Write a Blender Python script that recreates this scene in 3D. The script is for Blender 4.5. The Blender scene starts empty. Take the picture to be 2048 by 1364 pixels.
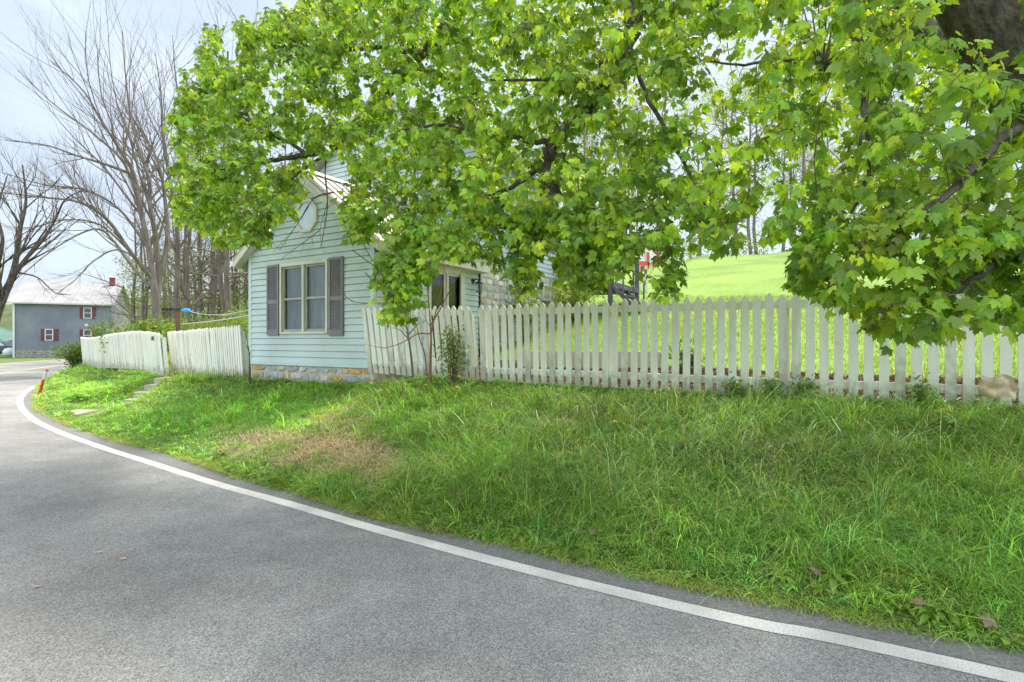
import bpy, math, random
import numpy as np
from mathutils import Vector, Matrix
from mathutils.bvhtree import BVHTree
R = math.radians
sc = bpy.context.scene
col = sc.collection
rng = np.random.default_rng(7)
random.seed(7)

# ------------------------------------------------------------------ camera, sky, sun, exposure
F_PX, CX, CY, CAMZ = 1050.0, 1024.0, 682.0, 1.6
cam_d = bpy.data.cameras.new('camera'); cam = bpy.data.objects.new('camera', cam_d); col.objects.link(cam)
cam.location = (0, 0, CAMZ); cam.rotation_euler = (R(90), 0, 0)
cam_d.sensor_width = 36; cam_d.lens = 36*F_PX/2048
cam_d.clip_start = 0.05; cam_d.clip_end = 1500
sc.camera = cam
sc.view_settings.view_transform = 'Standard'; sc.view_settings.look = 'None'
sc.view_settings.gamma = 1; sc.view_settings.exposure = 0.63

SUN_EL, SUN_AZ = 58, 28          # azimuth from +Y towards +X
world = bpy.data.worlds.new('World'); sc.world = world; world.use_nodes = True
nt = world.node_tree; nt.nodes.clear()
def N(nt, t, **k):
    n = nt.nodes.new(t)
    for a, b in k.items(): setattr(n, a, b)
    return n
out = N(nt, 'ShaderNodeOutputWorld')
sky = N(nt, 'ShaderNodeTexSky', sky_type='NISHITA', sun_disc=False)
sky.sun_elevation = R(SUN_EL); sky.sun_rotation = R(SUN_AZ); sky.dust_density = 2.0
bg1 = N(nt, 'ShaderNodeBackground'); bg1.inputs[1].default_value = 0.12
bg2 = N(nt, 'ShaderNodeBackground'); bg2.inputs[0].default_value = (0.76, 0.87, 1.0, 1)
tc = N(nt, 'ShaderNodeTexCoord'); mp = N(nt, 'ShaderNodeMapping'); mp.inputs[3].default_value = (1, 1, 3.0)
no = N(nt, 'ShaderNodeTexNoise'); no.inputs['Scale'].default_value = 2.2; no.inputs['Detail'].default_value = 6
cr = N(nt, 'ShaderNodeValToRGB'); cr.color_ramp.elements[0].position = 0.38; cr.color_ramp.elements[0].color = (.66,.66,.66,1)
cr.color_ramp.elements[1].position = 0.62; cr.color_ramp.elements[1].color = (.96,.96,.96,1)
mx = N(nt, 'ShaderNodeMixShader')
L = nt.links.new
L(tc.outputs['Generated'], mp.inputs[0]); L(mp.outputs[0], no.inputs['Vector']); L(no.outputs['Fac'], cr.inputs[0])
L(sky.outputs[0], bg1.inputs[0]); L(cr.outputs[0], mx.inputs[0]); L(bg1.outputs[0], mx.inputs[1]); L(bg2.outputs[0], mx.inputs[2])
# sky brightened behind the camera (towards -Y): unseen fill added for camera-facing surfaces
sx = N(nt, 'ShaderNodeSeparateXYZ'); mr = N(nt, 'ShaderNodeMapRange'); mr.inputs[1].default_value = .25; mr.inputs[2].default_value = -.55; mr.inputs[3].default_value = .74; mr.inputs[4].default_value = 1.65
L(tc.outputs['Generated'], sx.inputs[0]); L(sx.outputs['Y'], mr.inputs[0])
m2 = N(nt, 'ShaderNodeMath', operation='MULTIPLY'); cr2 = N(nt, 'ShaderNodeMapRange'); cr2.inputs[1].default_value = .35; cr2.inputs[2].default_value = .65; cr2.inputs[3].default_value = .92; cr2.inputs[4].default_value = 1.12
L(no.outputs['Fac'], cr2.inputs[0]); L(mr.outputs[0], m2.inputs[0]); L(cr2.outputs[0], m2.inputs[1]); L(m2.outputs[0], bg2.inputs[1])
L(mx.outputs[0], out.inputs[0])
sd = bpy.data.lights.new('sun', 'SUN'); sd.energy = 4.3; sd.angle = R(9); sd.color = (1, .95, .86)
so = bpy.data.objects.new('sun', sd); col.objects.link(so)
sv = Vector((math.sin(R(SUN_AZ))*math.cos(R(SUN_EL)), math.cos(R(SUN_AZ))*math.cos(R(SUN_EL)), math.sin(R(SUN_EL))))
so.rotation_euler = sv.to_track_quat('Z', 'Y').to_euler(); so.location = (0, 0, 30)
cy = sc.cycles
try:
    cy.max_bounces = 8; cy.diffuse_bounces = 3; cy.glossy_bounces = 3; cy.transmission_bounces = 5; cy.transparent_max_bounces = 8
    cy.caustics_reflective = False; cy.caustics_refractive = False
except Exception: pass

def W(x, y, Y):
    """a point seen at photo pixel (x, y), Y metres ahead"""
    return np.array([(x-CX)/F_PX*Y, Y, CAMZ-(y-CY)/F_PX*Y])
def PX(p):
    return CX+F_PX*p[..., 0]/p[..., 1], CY-F_PX*(p[..., 2]-CAMZ)/p[..., 1]

# ------------------------------------------------------------------ mesh helper
def nrm(v):
    v = np.asarray(v, float); return v/max(1e-9, np.linalg.norm(v))
class G:
    def __init__(s): s.v = []; s.n = 0; s.f = {}; s.c = []
    def add(s, v, faces, c=None):
        v = np.asarray(v, float).reshape(-1, 3); s.v.append(v)
        for f in (faces if isinstance(faces, list) and len(faces) and isinstance(faces[0], np.ndarray) else [np.asarray(faces)]):
            f = np.asarray(f, np.int64)
            if f.ndim == 1: f = f[None]
            if f.size: s.f.setdefault(f.shape[1], []).append(f+s.n)
        if c is None: c = np.ones((len(v), 3))*.5
        c = np.asarray(c, float)
        if c.ndim == 1: c = np.tile(c, (len(v), 1))
        s.c.append(c); s.n += len(v)
    def poly(s, pts, c=None): s.add(pts, np.arange(len(pts)), c)
    def hexa(s, p, c=None):      # 8 points: bottom loop 0-3, top loop 4-7
        s.add(p, np.array([[3,2,1,0],[4,5,6,7],[0,1,5,4],[1,2,6,5],[2,3,7,6],[3,0,4,7]]), c)
    def fbox(s, O, U, V, u0, u1, v0, v1, z0, z1, c=None):
        O = np.asarray(O, float); U = np.append(np.asarray(U, float)[:2], 0); V = np.append(np.asarray(V, float)[:2], 0)
        P = lambda u, v, z: np.array([O[0], O[1], 0])+U*u+V*v+np.array([0, 0, z])
        s.hexa([P(u0,v0,z0),P(u1,v0,z0),P(u1,v1,z0),P(u0,v1,z0),P(u0,v0,z1),P(u1,v0,z1),P(u1,v1,z1),P(u0,v1,z1)], c)
    def prism(s, pts, ext, c=None):   # planar polygon extruded by a vector
        p = np.asarray(pts, float); n = len(p); q = p+np.asarray(ext, float)
        i = np.arange(n); j = (i+1) % n
        s.add(np.vstack([p, q]), [i[::-1].copy(), i+n, np.stack([i, j, j+n, i+n], 1)], c)
    def tube(s, path, rad, sides=6, c=None, cap=True):
        path = np.asarray(path, float); n = len(path)
        rad = np.broadcast_to(np.asarray(rad, float), (n,))
        t = np.gradient(path, axis=0); t /= np.maximum(1e-9, np.linalg.norm(t, axis=1))[:, None]
        a = np.cross(t[0], [0, 0, 1.0])
        if np.linalg.norm(a) < 1e-3: a = np.cross(t[0], [1.0, 0, 0])
        a = nrm(a); A = []
        for k in range(n):
            a = nrm(a-t[k]*np.dot(a, t[k])); A.append(a)
        A = np.array(A); B = np.cross(t, A)
        th = np.arange(sides)/sides*2*math.pi
        v = path[:, None]+rad[:, None, None]*(np.cos(th)[None, :, None]*A[:, None]+np.sin(th)[None, :, None]*B[:, None])
        k = np.arange(n-1)[:, None]*sides; i = np.arange(sides)[None]; j = (i+1) % sides
        q = np.stack([k+i, k+j, k+j+sides, k+i+sides], 2).reshape(-1, 4)
        fs = [q]
        if cap: fs += [np.arange(sides)[::-1].copy(), np.arange(sides)+(n-1)*sides]
        s.add(v.reshape(-1, 3), fs, c)
    def build(s, name, mat, parent=None, loc=None, smooth=False):
        if not s.v: return None
        v = np.vstack(s.v)
        if parent is not None: base = np.array(parent_world(parent))
        elif loc is not None: base = np.array([float(a) for a in loc])
        else:
            base = np.array([(v[:, 0].min()+v[:, 0].max())/2, (v[:, 1].min()+v[:, 1].max())/2, v[:, 2].min()])
        v = v-base
        me = bpy.data.meshes.new(name)
        me.vertices.add(len(v)); me.vertices.foreach_set('co', v.astype(np.float32).ravel())
        li = []; ls = []; o = 0
        for k, fl in s.f.items():
            f = np.vstack(fl); li.append(f.ravel()); ls.append(o+np.arange(len(f))*k); o += f.size
        li = np.concatenate(li); ls = np.concatenate(ls)
        me.loops.add(len(li)); me.loops.foreach_set('vertex_index', li.astype(np.int32))
        me.polygons.add(len(ls)); me.polygons.foreach_set('loop_start', ls.astype(np.int32))
        me.update(calc_edges=True); me.validate()
        c = np.vstack(s.c); c4 = np.ones((len(c), 4), np.float32); c4[:, :3] = c
        at = me.color_attributes.new('Col', 'FLOAT_COLOR', 'POINT'); at.data.foreach_set('color', c4.ravel())
        me.polygons.foreach_set('use_smooth', np.full(len(me.polygons), smooth))
        me.materials.append(mat)
        ob = bpy.data.objects.new(name, me); col.objects.link(ob)
        if parent is not None: ob.parent = parent
        else: ob.location = base
        return ob
def parent_world(p):
    v = Vector((0, 0, 0))
    while p is not None: v += p.location; p = p.parent
    return v
def tag(o, label=None, cat=None, group=None, kind=None):
    if label: o['label'] = label
    if cat: o['category'] = cat
    if group: o['group'] = group
    if kind: o['kind'] = kind
    return o
def thing(name, loc, label, cat, group=None):
    o = bpy.data.objects.new(name, None); col.objects.link(o); o.location = [float(a) for a in loc]
    o.empty_display_size = .1
    return tag(o, label, cat, group)
def copy_tree(o, parent=None):
    c = o.copy(); col.objects.link(c)
    if parent is not None: c.parent = parent
    for ch in list(o.children): copy_tree(ch, c)
    return c

# ------------------------------------------------------------------ materials
def mat(name, c1, c2=None, scale=5.0, rough=.7, bump=0, bscale=40, metal=0, detail=5, spec=.4, attr=False, stretch=None, tint=None):
    m = bpy.data.materials.new(name); m.use_nodes = True; t = m.node_tree; b = t.nodes['Principled BSDF']; l = t.links.new
    b.inputs['Roughness'].default_value = rough; b.inputs['Metallic'].default_value = metal; b.inputs['Specular IOR Level'].default_value = spec
    co = N(t, 'ShaderNodeTexCoord'); vec = co.outputs['Object']
    if stretch:
        mp = N(t, 'ShaderNodeMapping'); mp.inputs[3].default_value = stretch; l(vec, mp.inputs[0]); vec = mp.outputs[0]
    n = N(t, 'ShaderNodeTexNoise'); n.inputs['Scale'].default_value = scale; n.inputs['Detail'].default_value = detail; l(vec, n.inputs['Vector'])
    r = N(t, 'ShaderNodeValToRGB'); r.color_ramp.elements[0].position = .32; r.color_ramp.elements[1].position = .68
    l(n.outputs['Fac'], r.inputs[0])
    mixn = N(t, 'ShaderNodeMix', data_type='RGBA')
    if attr:
        a = N(t, 'ShaderNodeAttribute', attribute_name='Col')
        mul = N(t, 'ShaderNodeMix', data_type='RGBA', blend_type='MULTIPLY'); mul.inputs[0].default_value = 1
        r.color_ramp.elements[0].color = (.72,.72,.72,1); r.color_ramp.elements[1].color = (1.15,1.15,1.15,1)
        l(a.outputs['Color'], mul.inputs[6]); l(r.outputs[0], mul.inputs[7]); src = mul.outputs[2]
    else:
        c2 = c2 or tuple(x*.8 for x in c1)
        r.color_ramp.elements[0].color = (*c1, 1); r.color_ramp.elements[1].color = (*c2, 1); src = r.outputs[0]
    l(src, b.inputs['Base Color'])
    if bump:
        n2 = N(t, 'ShaderNodeTexNoise'); n2.inputs['Scale'].default_value = bscale; n2.inputs['Detail'].default_value = 6; l(vec, n2.inputs['Vector'])
        bp = N(t, 'ShaderNodeBump'); bp.inputs['Strength'].default_value = min(1, bump); bp.inputs['Distance'].default_value = .06 if name == 'maple_bark' else .01
        l(n2.outputs['Fac'], bp.inputs['Height']); l(bp.outputs[0], b.inputs['Normal'])
    return m
def leafmat(name, trans=.4, tcol=(1.5, 1.45, .55), rough=.45, spec=.35):
    m = bpy.data.materials.new(name); m.use_nodes = True; t = m.node_tree; b = t.nodes['Principled BSDF']; l = t.links.new
    b.inputs['Roughness'].default_value = rough; b.inputs['Specular IOR Level'].default_value = spec
    a = N(t, 'ShaderNodeAttribute', attribute_name='Col'); l(a.outputs['Color'], b.inputs['Base Color'])
    tr = N(t, 'ShaderNodeBsdfTranslucent')
    mu = N(t, 'ShaderNodeMix', data_type='RGBA', blend_type='MULTIPLY'); mu.inputs[0].default_value = 1; mu.inputs[7].default_value = (*tcol, 1)
    l(a.outputs['Color'], mu.inputs[6]); l(mu.outputs[2], tr.inputs[0])
    ms = N(t, 'ShaderNodeMixShader'); ms.inputs[0].default_value = trans
    l(b.outputs[0], ms.inputs[1]); l(tr.outputs[0], ms.inputs[2]); l(ms.outputs[0], t.nodes['Material Output'].inputs[0])
    return m
def glassmat(name, tint=(.9,.95,.95), rough=.02, refl=.05):
    m = bpy.data.materials.new(name); m.use_nodes = True; t = m.node_tree; t.nodes.remove(t.nodes['Principled BSDF']); l = t.links.new
    tr = N(t, 'ShaderNodeBsdfTransparent'); tr.inputs[0].default_value = (*tint, 1)
    gl = N(t, 'ShaderNodeBsdfGlossy'); gl.inputs['Roughness'].default_value = rough
    lw = N(t, 'ShaderNodeLayerWeight'); lw.inputs[0].default_value = .04
    ma = N(t, 'ShaderNodeMath', operation='ADD'); ma.inputs[1].default_value = refl; l(lw.outputs['Fresnel'], ma.inputs[0])
    ms = N(t, 'ShaderNodeMixShader'); l(ma.outputs[0], ms.inputs[0]); l(tr.outputs[0], ms.inputs[1]); l(gl.outputs[0], ms.inputs[2])
    l(ms.outputs[0], t.nodes['Material Output'].inputs[0]); return m

def asphalt():
    m = bpy.data.materials.new('asphalt'); m.use_nodes = True; t = m.node_tree; b = t.nodes['Principled BSDF']; l = t.links.new
    co = N(t, 'ShaderNodeTexCoord').outputs['Object']
    def noise(s, d=4, r=.5):
        n = N(t, 'ShaderNodeTexNoise'); n.inputs['Scale'].default_value = s; n.inputs['Detail'].default_value = d; n.inputs['Roughness'].default_value = r; l(co, n.inputs['Vector']); return n.outputs['Fac']
    def ramp(f, p0, c0, p1, c1):
        r = N(t, 'ShaderNodeValToRGB'); e = r.color_ramp.elements; e[0].position = p0; e[1].position = p1
        e[0].color = (*c0, 1); e[1].color = (*c1, 1); l(f, r.inputs[0]); return r.outputs[0]
    def mul(a, c):
        x = N(t, 'ShaderNodeMix', data_type='RGBA', blend_type='MULTIPLY'); x.inputs[0].default_value = 1; l(a, x.inputs[6]); l(c, x.inputs[7]); return x.outputs[2]
    big = ramp(noise(.42, 3, .5), .36, (.265, .252, .235), .64, (.40, .385, .36))
    mid = ramp(noise(4, 5, .65), .3, (.84, .84, .84), .7, (1.08, 1.08, 1.08))
    fine = ramp(noise(95, 3, .8), .36, (.50, .50, .51), .60, (1.22, 1.21, 1.18))
    vo = N(t, 'ShaderNodeTexVoronoi'); vo.inputs['Scale'].default_value = 165; l(co, vo.inputs['Vector'])
    agg = ramp(vo.outputs['Color'], .2, (.68, .68, .68), .95, (1.34, 1.32, 1.28))
    l(mul(mul(mul(big, mid), fine), agg), b.inputs['Base Color'])
    b.inputs['Roughness'].default_value = .85; b.inputs['Specular IOR Level'].default_value = .3
    bp = N(t, 'ShaderNodeBump'); bp.inputs['Strength'].default_value = .6; bp.inputs['Distance'].default_value = .005
    l(vo.outputs['Distance'], bp.inputs['Height']); l(bp.outputs[0], b.inputs['Normal']); return m
def paintline(name, c1, c2, wear=.5):
    m = bpy.data.materials.new(name); m.use_nodes = True; t = m.node_tree; b = t.nodes['Principled BSDF']; l = t.links.new
    co = N(t, 'ShaderNodeTexCoord').outputs['Object']
    n = N(t, 'ShaderNodeTexNoise'); n.inputs['Scale'].default_value = 110; n.inputs['Detail'].default_value = 5; l(co, n.inputs['Vector'])
    n3 = N(t, 'ShaderNodeTexNoise'); n3.inputs['Scale'].default_value = 2.5; n3.inputs['Detail'].default_value = 6; l(co, n3.inputs['Vector'])
    r = N(t, 'ShaderNodeValToRGB'); e = r.color_ramp.elements; e[0].position = .36; e[1].position = .48; e[0].color = (.25, .24, .23, 1); e[1].color = (1, 1, 1, 1); l(n.outputs['Fac'], r.inputs[0])
    r2 = N(t, 'ShaderNodeValToRGB'); e = r2.color_ramp.elements; e[0].position = .3; e[1].position = .7; e[0].color = (*c1, 1); e[1].color = (*c2, 1); l(n3.outputs['Fac'], r2.inputs[0])
    x = N(t, 'ShaderNodeMix', data_type='RGBA', blend_type='MULTIPLY'); x.inputs[0].default_value = wear; l(r2.outputs[0], x.inputs[6]); l(r.outputs[0], x.inputs[7])
    l(x.outputs[2], b.inputs['Base Color']); b.inputs['Roughness'].default_value = .75; return m

def grime(m, c=(.40, .39, .27), z0=.02, z1=.32):
    t = m.node_tree; b = t.nodes['Principled BSDF']; l = t.links.new; src = b.inputs['Base Color'].links[0].from_socket
    co = N(t, 'ShaderNodeTexCoord').outputs['Object']; sx = N(t, 'ShaderNodeSeparateXYZ'); l(co, sx.inputs[0])
    n = N(t, 'ShaderNodeTexNoise'); n.inputs['Scale'].default_value = 9; n.inputs['Detail'].default_value = 6; l(co, n.inputs['Vector'])
    a = N(t, 'ShaderNodeMapRange'); a.inputs[1].default_value = z1; a.inputs[2].default_value = z0; a.inputs[3].default_value = .0; a.inputs[4].default_value = .55; l(sx.outputs['Z'], a.inputs[0])
    s_ = N(t, 'ShaderNodeMath', operation='ADD'); l(n.outputs['Fac'], s_.inputs[0]); l(a.outputs[0], s_.inputs[1])
    r = N(t, 'ShaderNodeMapRange'); r.inputs[1].default_value = .62; r.inputs[2].default_value = .95; r.inputs[3].default_value = 0; r.inputs[4].default_value = .75; l(s_.outputs[0], r.inputs[0])
    x = N(t, 'ShaderNodeMix', data_type='RGBA'); l(r.outputs[0], x.inputs[0]); l(src, x.inputs[6]); x.inputs[7].default_value = (*c, 1); l(x.outputs[2], b.inputs['Base Color']); return m
M = dict(
 asphalt=asphalt(), line=paintline('white_line_paint', (.54, .49, .42), (.78, .73, .65)), yline=paintline('yellow_line_paint', (.62, .50, .38), (.66, .58, .48), .7),
 ground=mat('soil_and_turf', (.055, .085, .022), (.14, .17, .05), 6.5, .95, .6, 30, attr=True),
 fence=mat('weathered_white_paint', (.76, .735, .62), (.87, .85, .76), 3, .6, .3, 60, stretch=(3, 3, .5)),
 fence2=mat('worn_white_paint', (.63, .605, .51), (.80, .78, .69), 5, .7, .4, 60, stretch=(3, 3, .4)), fencegrey=mat('greyed_wood', (.42, .41, .38), (.55, .54, .5), 6, .8, .4, 60, stretch=(1, 1, .2)),
 siding=mat('aqua_vinyl_siding', (.455, .53, .485), (.565, .655, .635), .9, .5, .12, 30),
 sidingtrim=mat('aqua_corner_trim', (.46, .60, .57), (.54, .67, .64), 2, .45),
 cream=mat('cream_trim', (.56, .52, .40), (.70, .67, .56), 2.2, .55, .15, 40),
 white=mat('white_vinyl', (.70, .70, .66), (.78, .78, .75), 3, .4),
 sash=mat('tan_sash', (.33, .31, .26), (.42, .40, .34), 4, .5),
 shutter=mat('plum_grey_shutter', (.19, .17, .175), (.25, .23, .235), 4, .6),
 roof=mat('tan_metal_roof', (.36, .30, .25), (.48, .42, .36), 1.2, .45, metal=.2),
 roofw=mat('pale_metal_roof', (.33, .31, .31), (.42, .40, .39), .8, .6),
 stone=mat('field_stone', (.3,.3,.3), None, 14, .9, .8, 25, attr=True), mortar=mat('mortar', (.42, .39, .32), (.54, .50, .42), 12, .95, .6, 60),
 glass=glassmat('window_glass'), glassdim=glassmat('dim_window_glass', (.6, .65, .65), .02, .08),
 curtain=mat('curtain', (.10, .11, .12), (.21, .22, .22), 4, .9, stretch=(3, 3, .4)), dark=mat('dark_interior', (.03, .03, .035), (.05, .05, .05), 2, .9),
 oct=mat('frosted_pane', (.50, .60, .72), (.56, .66, .78), 1, .12, spec=.8),
 black=mat('black_metal', (.02, .02, .02), (.035, .03, .03), 5, .5), rust=mat('rusty_metal', (.22, .08, .04), (.32, .16, .09), 12, .8, .3, 50),
 bark=mat('maple_bark', (.05, .038, .028), (.17, .14, .11), 14, .95, 1, 22, stretch=(1, 1, .35)), twig=mat('twig_bark', (.10, .055, .04), (.16, .10, .075), 8, .85),
 bbark=mat('bare_tree_bark', (.13, .10, .08), (.25, .20, .165), 5, .95, .6, 20, stretch=(1, 1, .25)),
 leaf=leafmat('maple_leaf', .5, (1.7, 1.5, .45), .36, .5), sleaf=leafmat('small_leaf', .35), grass=leafmat('grass_blade', .3, (1.25, 1.2, .6), .4, .5),
 blue=mat('blue_grey_siding', (.20, .215, .25), (.27, .285, .32), .8, .7), redsh=mat('dull_red_paint', (.17, .055, .055), (.22, .075, .075), 3, .7),
 brick=mat('chimney_brick', (.24, .05, .04), (.32, .08, .07), 20, .9), concrete=mat('step_concrete', (.34, .27, .21), (.50, .41, .33), 6, .9, .7, 40),
 green=mat('green_metal_roof', (.09, .17, .13), (.12, .21, .165), 1, .5), wood=mat('brown_wood', (.13, .06, .035), (.2, .10, .06), 6, .8, .4, 30, stretch=(1, 1, .2)),
 purple=mat('dark_stained_deck', (.10, .085, .105), (.17, .15, .17), 4, .8), redplastic=mat('red_plastic', (.62, .05, .03), (.7, .09, .05), 2, .35),
 pink=mat('pink_plastic', (.72, .05, .14), (.75, .08, .18), 2, .35), bluep=mat('blue_plastic', (.02, .32, .62), (.03, .4, .7), 5, .4),
 metal=mat('pale_pipe', (.45, .45, .40), (.6, .6, .56), 10, .45), yellow=leafmat('dandelion_petals', .2, (1, 1, 1)),
 paper=mat('tan_paper', (.52, .36, .21), (.74, .62, .45), 12, .8, .6, 30), redp=mat('red_reflector_paint', (.60, .03, .03), (.68, .06, .05), 6, .4),
 silver=mat('grey_reflector', (.5, .5, .5), (.65, .65, .65), 10, .4), carp=mat('dark_car_paint', (.02, .02, .035), (.03, .03, .05), 2, .2, spec=.8),
 brownleaf=leafmat('dead_leaf', .2, (1, .8, .6)), timber=mat('white_timber', (.55, .54, .48), (.68, .66, .6), 3, .8), number=mat('grey_numerals', (.10, .10, .10), (.14, .14, .14), 5, .6),
 tyre=mat('tyre_rubber', (.02, .02, .02), (.03, .03, .03), 8, .8), lampred=mat('tail_lamp', (.5, .02, .02), (.55, .03, .03), 3, .2),
)

grime(M['fence']); grime(M['fence2'], (.38, .36, .28), .05, .6); grime(M['siding'], (.36, .42, .30), -1, -.5)
# ------------------------------------------------------------------ ground plan: verge edge E, fence line FL, yard behind it
EF = np.array([  # Ex, Ey, Fx, Fy, Fz
 (15,-3.6,16.5,-1.6,.9),(9,-.6,10.6,1.37,.93),(5,1.45,6.8,3.77,.95),(2.6,2.667,4.6,5.16,.95),(1.06,3.43,3.02,6.15,.95),(.03,4.03,1.9,6.86,.955),
 (-1.1,4.65,.6,7.67,.965),(-2.41,5.58,-.55,8.4,.965),(-3.25,6.13,-1.5,9.0,.98),(-4.02,6.77,-2.5,9.6,.80),(-5.39,7.74,-4.1,10.5,.775),(-6.75,8.66,-5.8,11.55,.77),
 (-8.96,10.37,-7.8,13.4,.73),(-11.6,12.73,-9.9,15.1,.67),(-14.4,15.85,-12.6,17.3,.60),(-17.5,19.4,-15.9,20.2,.56),(-19.9,22.7,-18.7,22.9,.55),(-22.9,27.1,-21.4,27.3,.45),
 (-26,33,-24,34,.3),(-31,42,-28,43,.2),(-33,50,-30,51,.2),(-31,60,-28,60,.2)], float)
def catmull(P, n):
    P = np.asarray(P, float); Q = np.vstack([2*P[0]-P[1], P, 2*P[-1]-P[-2]]); o = []
    for i in range(1, len(Q)-2):
        for t in np.arange(n)/n:
            a, b, c, d = Q[i-1], Q[i], Q[i+1], Q[i+2]
            o.append(.5*(2*b+(c-a)*t+(2*a-5*b+4*c-d)*t*t+(3*b-3*c+d-a)*t**3))
    o.append(Q[-2]); return np.array(o)
ef = catmull(EF, 14); NS = len(ef)
E2d = ef[:, :2]; F2d = ef[:, 2:4]; Fz = ef[:, 4]
ND = np.array([.45, .893])
def vnoise(x, y, s=1.0, seed=0):
    r = np.random.default_rng(seed); o = 0
    for k in range(6):
        a = r.uniform(0, 6.28); f = s*(.6+.55*k); o = o+np.sin((x*math.cos(a)+y*math.sin(a))*f+r.uniform(0, 6.28))/(1+.5*k)
    return o/2.5
tb = np.linspace(0, 1, 16)**1.15
dy = np.concatenate([np.linspace(.2, 3, 12), np.linspace(3.5, 12, 18), np.linspace(13, 40, 26), np.linspace(44, 140, 12)])
def yardz(d): return .07*np.minimum(d, 2.2)+.205*np.clip(d-2.2, 0, 36)+.06*np.clip(d-38, 0, 40)
rows = []
for t in tb:
    p = E2d*(1-t)+F2d*t
    prof = (t**.85)*(1-.0*t)
    z = Fz*prof+vnoise(p[:, 0], p[:, 1], 2.2, 3)*.035*math.sin(math.pi*t)-.012*(t == 0)
    rows.append(np.column_stack([p, z]))
for d in dy:
    p = F2d+ND*d; z = Fz+yardz(d)+vnoise(p[:, 0], p[:, 1], .7, 4)*min(.15, d*.02)
    rows.append(np.column_stack([p, z]))
T = np.array(rows)   # (rows, NS, 3)
stepz = lambda Y: .13+.533*np.maximum(Y-13.2, 0)
inx = np.clip((T[..., 0]+10.9)/.7, 0, 1)*np.clip((-9.0-T[..., 0])/.3, 0, 1)*np.clip((T[..., 1]-11.2)/1.5, 0, 1)*np.clip((14.7-T[..., 1])/.25, 0, 1)
low_ = np.clip(stepz(T[..., 1])-.19, 0.03, 2); T[..., 2] = np.where(T[..., 2] > low_, T[..., 2]*(1-inx)+low_*inx, T[..., 2])
# the bank dips towards the road in front of the steps
bx_ = CX+F_PX*T[..., 0]/np.maximum(T[..., 1], 1); zb_ = CAMZ-(np.interp(bx_, [100, 150, 240, 262, 290, 318, 340, 380, 420], [850, 846, 812, 808, 793, 780, 768, 742, 700])-CY)*T[..., 1]/F_PX
msk_ = (bx_ > 140) & (bx_ < 420) & (T[..., 1] > 9) & (T[..., 1] < 13.15)
T[..., 2] = np.where(msk_, np.minimum(T[..., 2], np.maximum(zb_, .02)), T[..., 2])
g = G(); nr = len(rows)
i, j = np.meshgrid(np.arange(nr-1), np.arange(NS-1), indexing='ij'); k = (i*NS+j).ravel()
quads = np.stack([k, k+NS, k+NS+1, k+1], 1)[:, ::-1]
tv = T.reshape(-1, 3)
gc = np.tile(np.array([.06, .095, .022]), (len(tv), 1))
rowi = np.repeat(np.arange(nr), NS); nb = len(tb)
dd = np.concatenate([np.zeros(nb), dy])[rowi]
pxx, pyy = PX(np.where(tv[:, 1:2] > .5, tv, np.array([0, 1e3, 0])))
def straww(px, py):
    w = 0
    for cx, cy_, sx, sy in ((640, 905, 125, 42), (490, 885, 65, 26), (700, 830, 60, 30), (760, 930, 60, 30), (1130, 850, 50, 12)):
        w = w+np.exp(-((px-cx)/sx)**2-((py-cy_)/sy)**2)
    return np.minimum(w, 1)
sw = straww(pxx, pyy)*(dd == 0)*(rowi > 0)*.8
gc = gc*(1-sw[:, None])+np.array([.36, .26, .15])*sw[:, None]
mulchy = ((dd > .15) & (dd < 2.3) & (tv[:, 0] > -2.2)); gc[mulchy] = (.10, .06, .035)
lawn = dd > 2.3; gc[lawn] = np.array([.195, .31, .04])*(1+.32*vnoise(tv[lawn, 0], tv[lawn, 1], 1.1, 55))[:, None]
leftside = (rowi < nb) & (tv[:, 0] < -2.4); gc[leftside & (sw < .3)] = (.10, .17, .03)
g.add(tv, quads, gc)
ground = g.build('ground', M['ground'], loc=(0, 0, 0), smooth=True); tag(ground, kind='structure')
bvh = BVHTree.FromPolygons([Vector(v) for v in tv], [tuple(int(a) for a in q) for q in quads])
def gz(x, y):
    h = bvh.ray_cast(Vector((float(x), float(y), 60)), Vector((0, 0, -1)))
    return h[0].z if h[0] is not None else 0.0
def gpx(x, y):
    d = Vector(((x-CX)/F_PX, 1, -(y-CY)/F_PX)); h = bvh.ray_cast(Vector((0, 0, CAMZ)), d.normalized())
    if h[0] is None or h[0].z < .005:
        t = CAMZ/max(.001, -d.z); return np.array([d.x*t, d.y*t, 0])
    return np.array(h[0])

# road: from the verge edge out to its far edge, slightly above the soil
tan = np.gradient(E2d, axis=0); tan /= np.linalg.norm(tan, axis=1)[:, None]; ln = np.column_stack([-tan[:, 1], tan[:, 0]])
edge = E2d-ln*(.10+.05*vnoise(E2d[:, 0]*3, E2d[:, 1]*3, 3, 5))[:, None]
edge_in = edge; outer = E2d+ln*6.9
g = G()
rr = [np.column_stack([edge_in*(1-t)+outer*t, np.full(NS, .004)]) for t in np.linspace(0, 1, 6)]
rv = np.array(rr).reshape(-1, 3); i, j = np.meshgrid(np.arange(5), np.arange(NS-1), indexing='ij'); k = (i*NS+j).ravel()
g.add(rv, np.stack([k, k+NS, k+NS+1, k+1], 1)); tag(g.build('road', M['asphalt'], loc=(0, 0, 0)), kind='structure')
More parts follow.
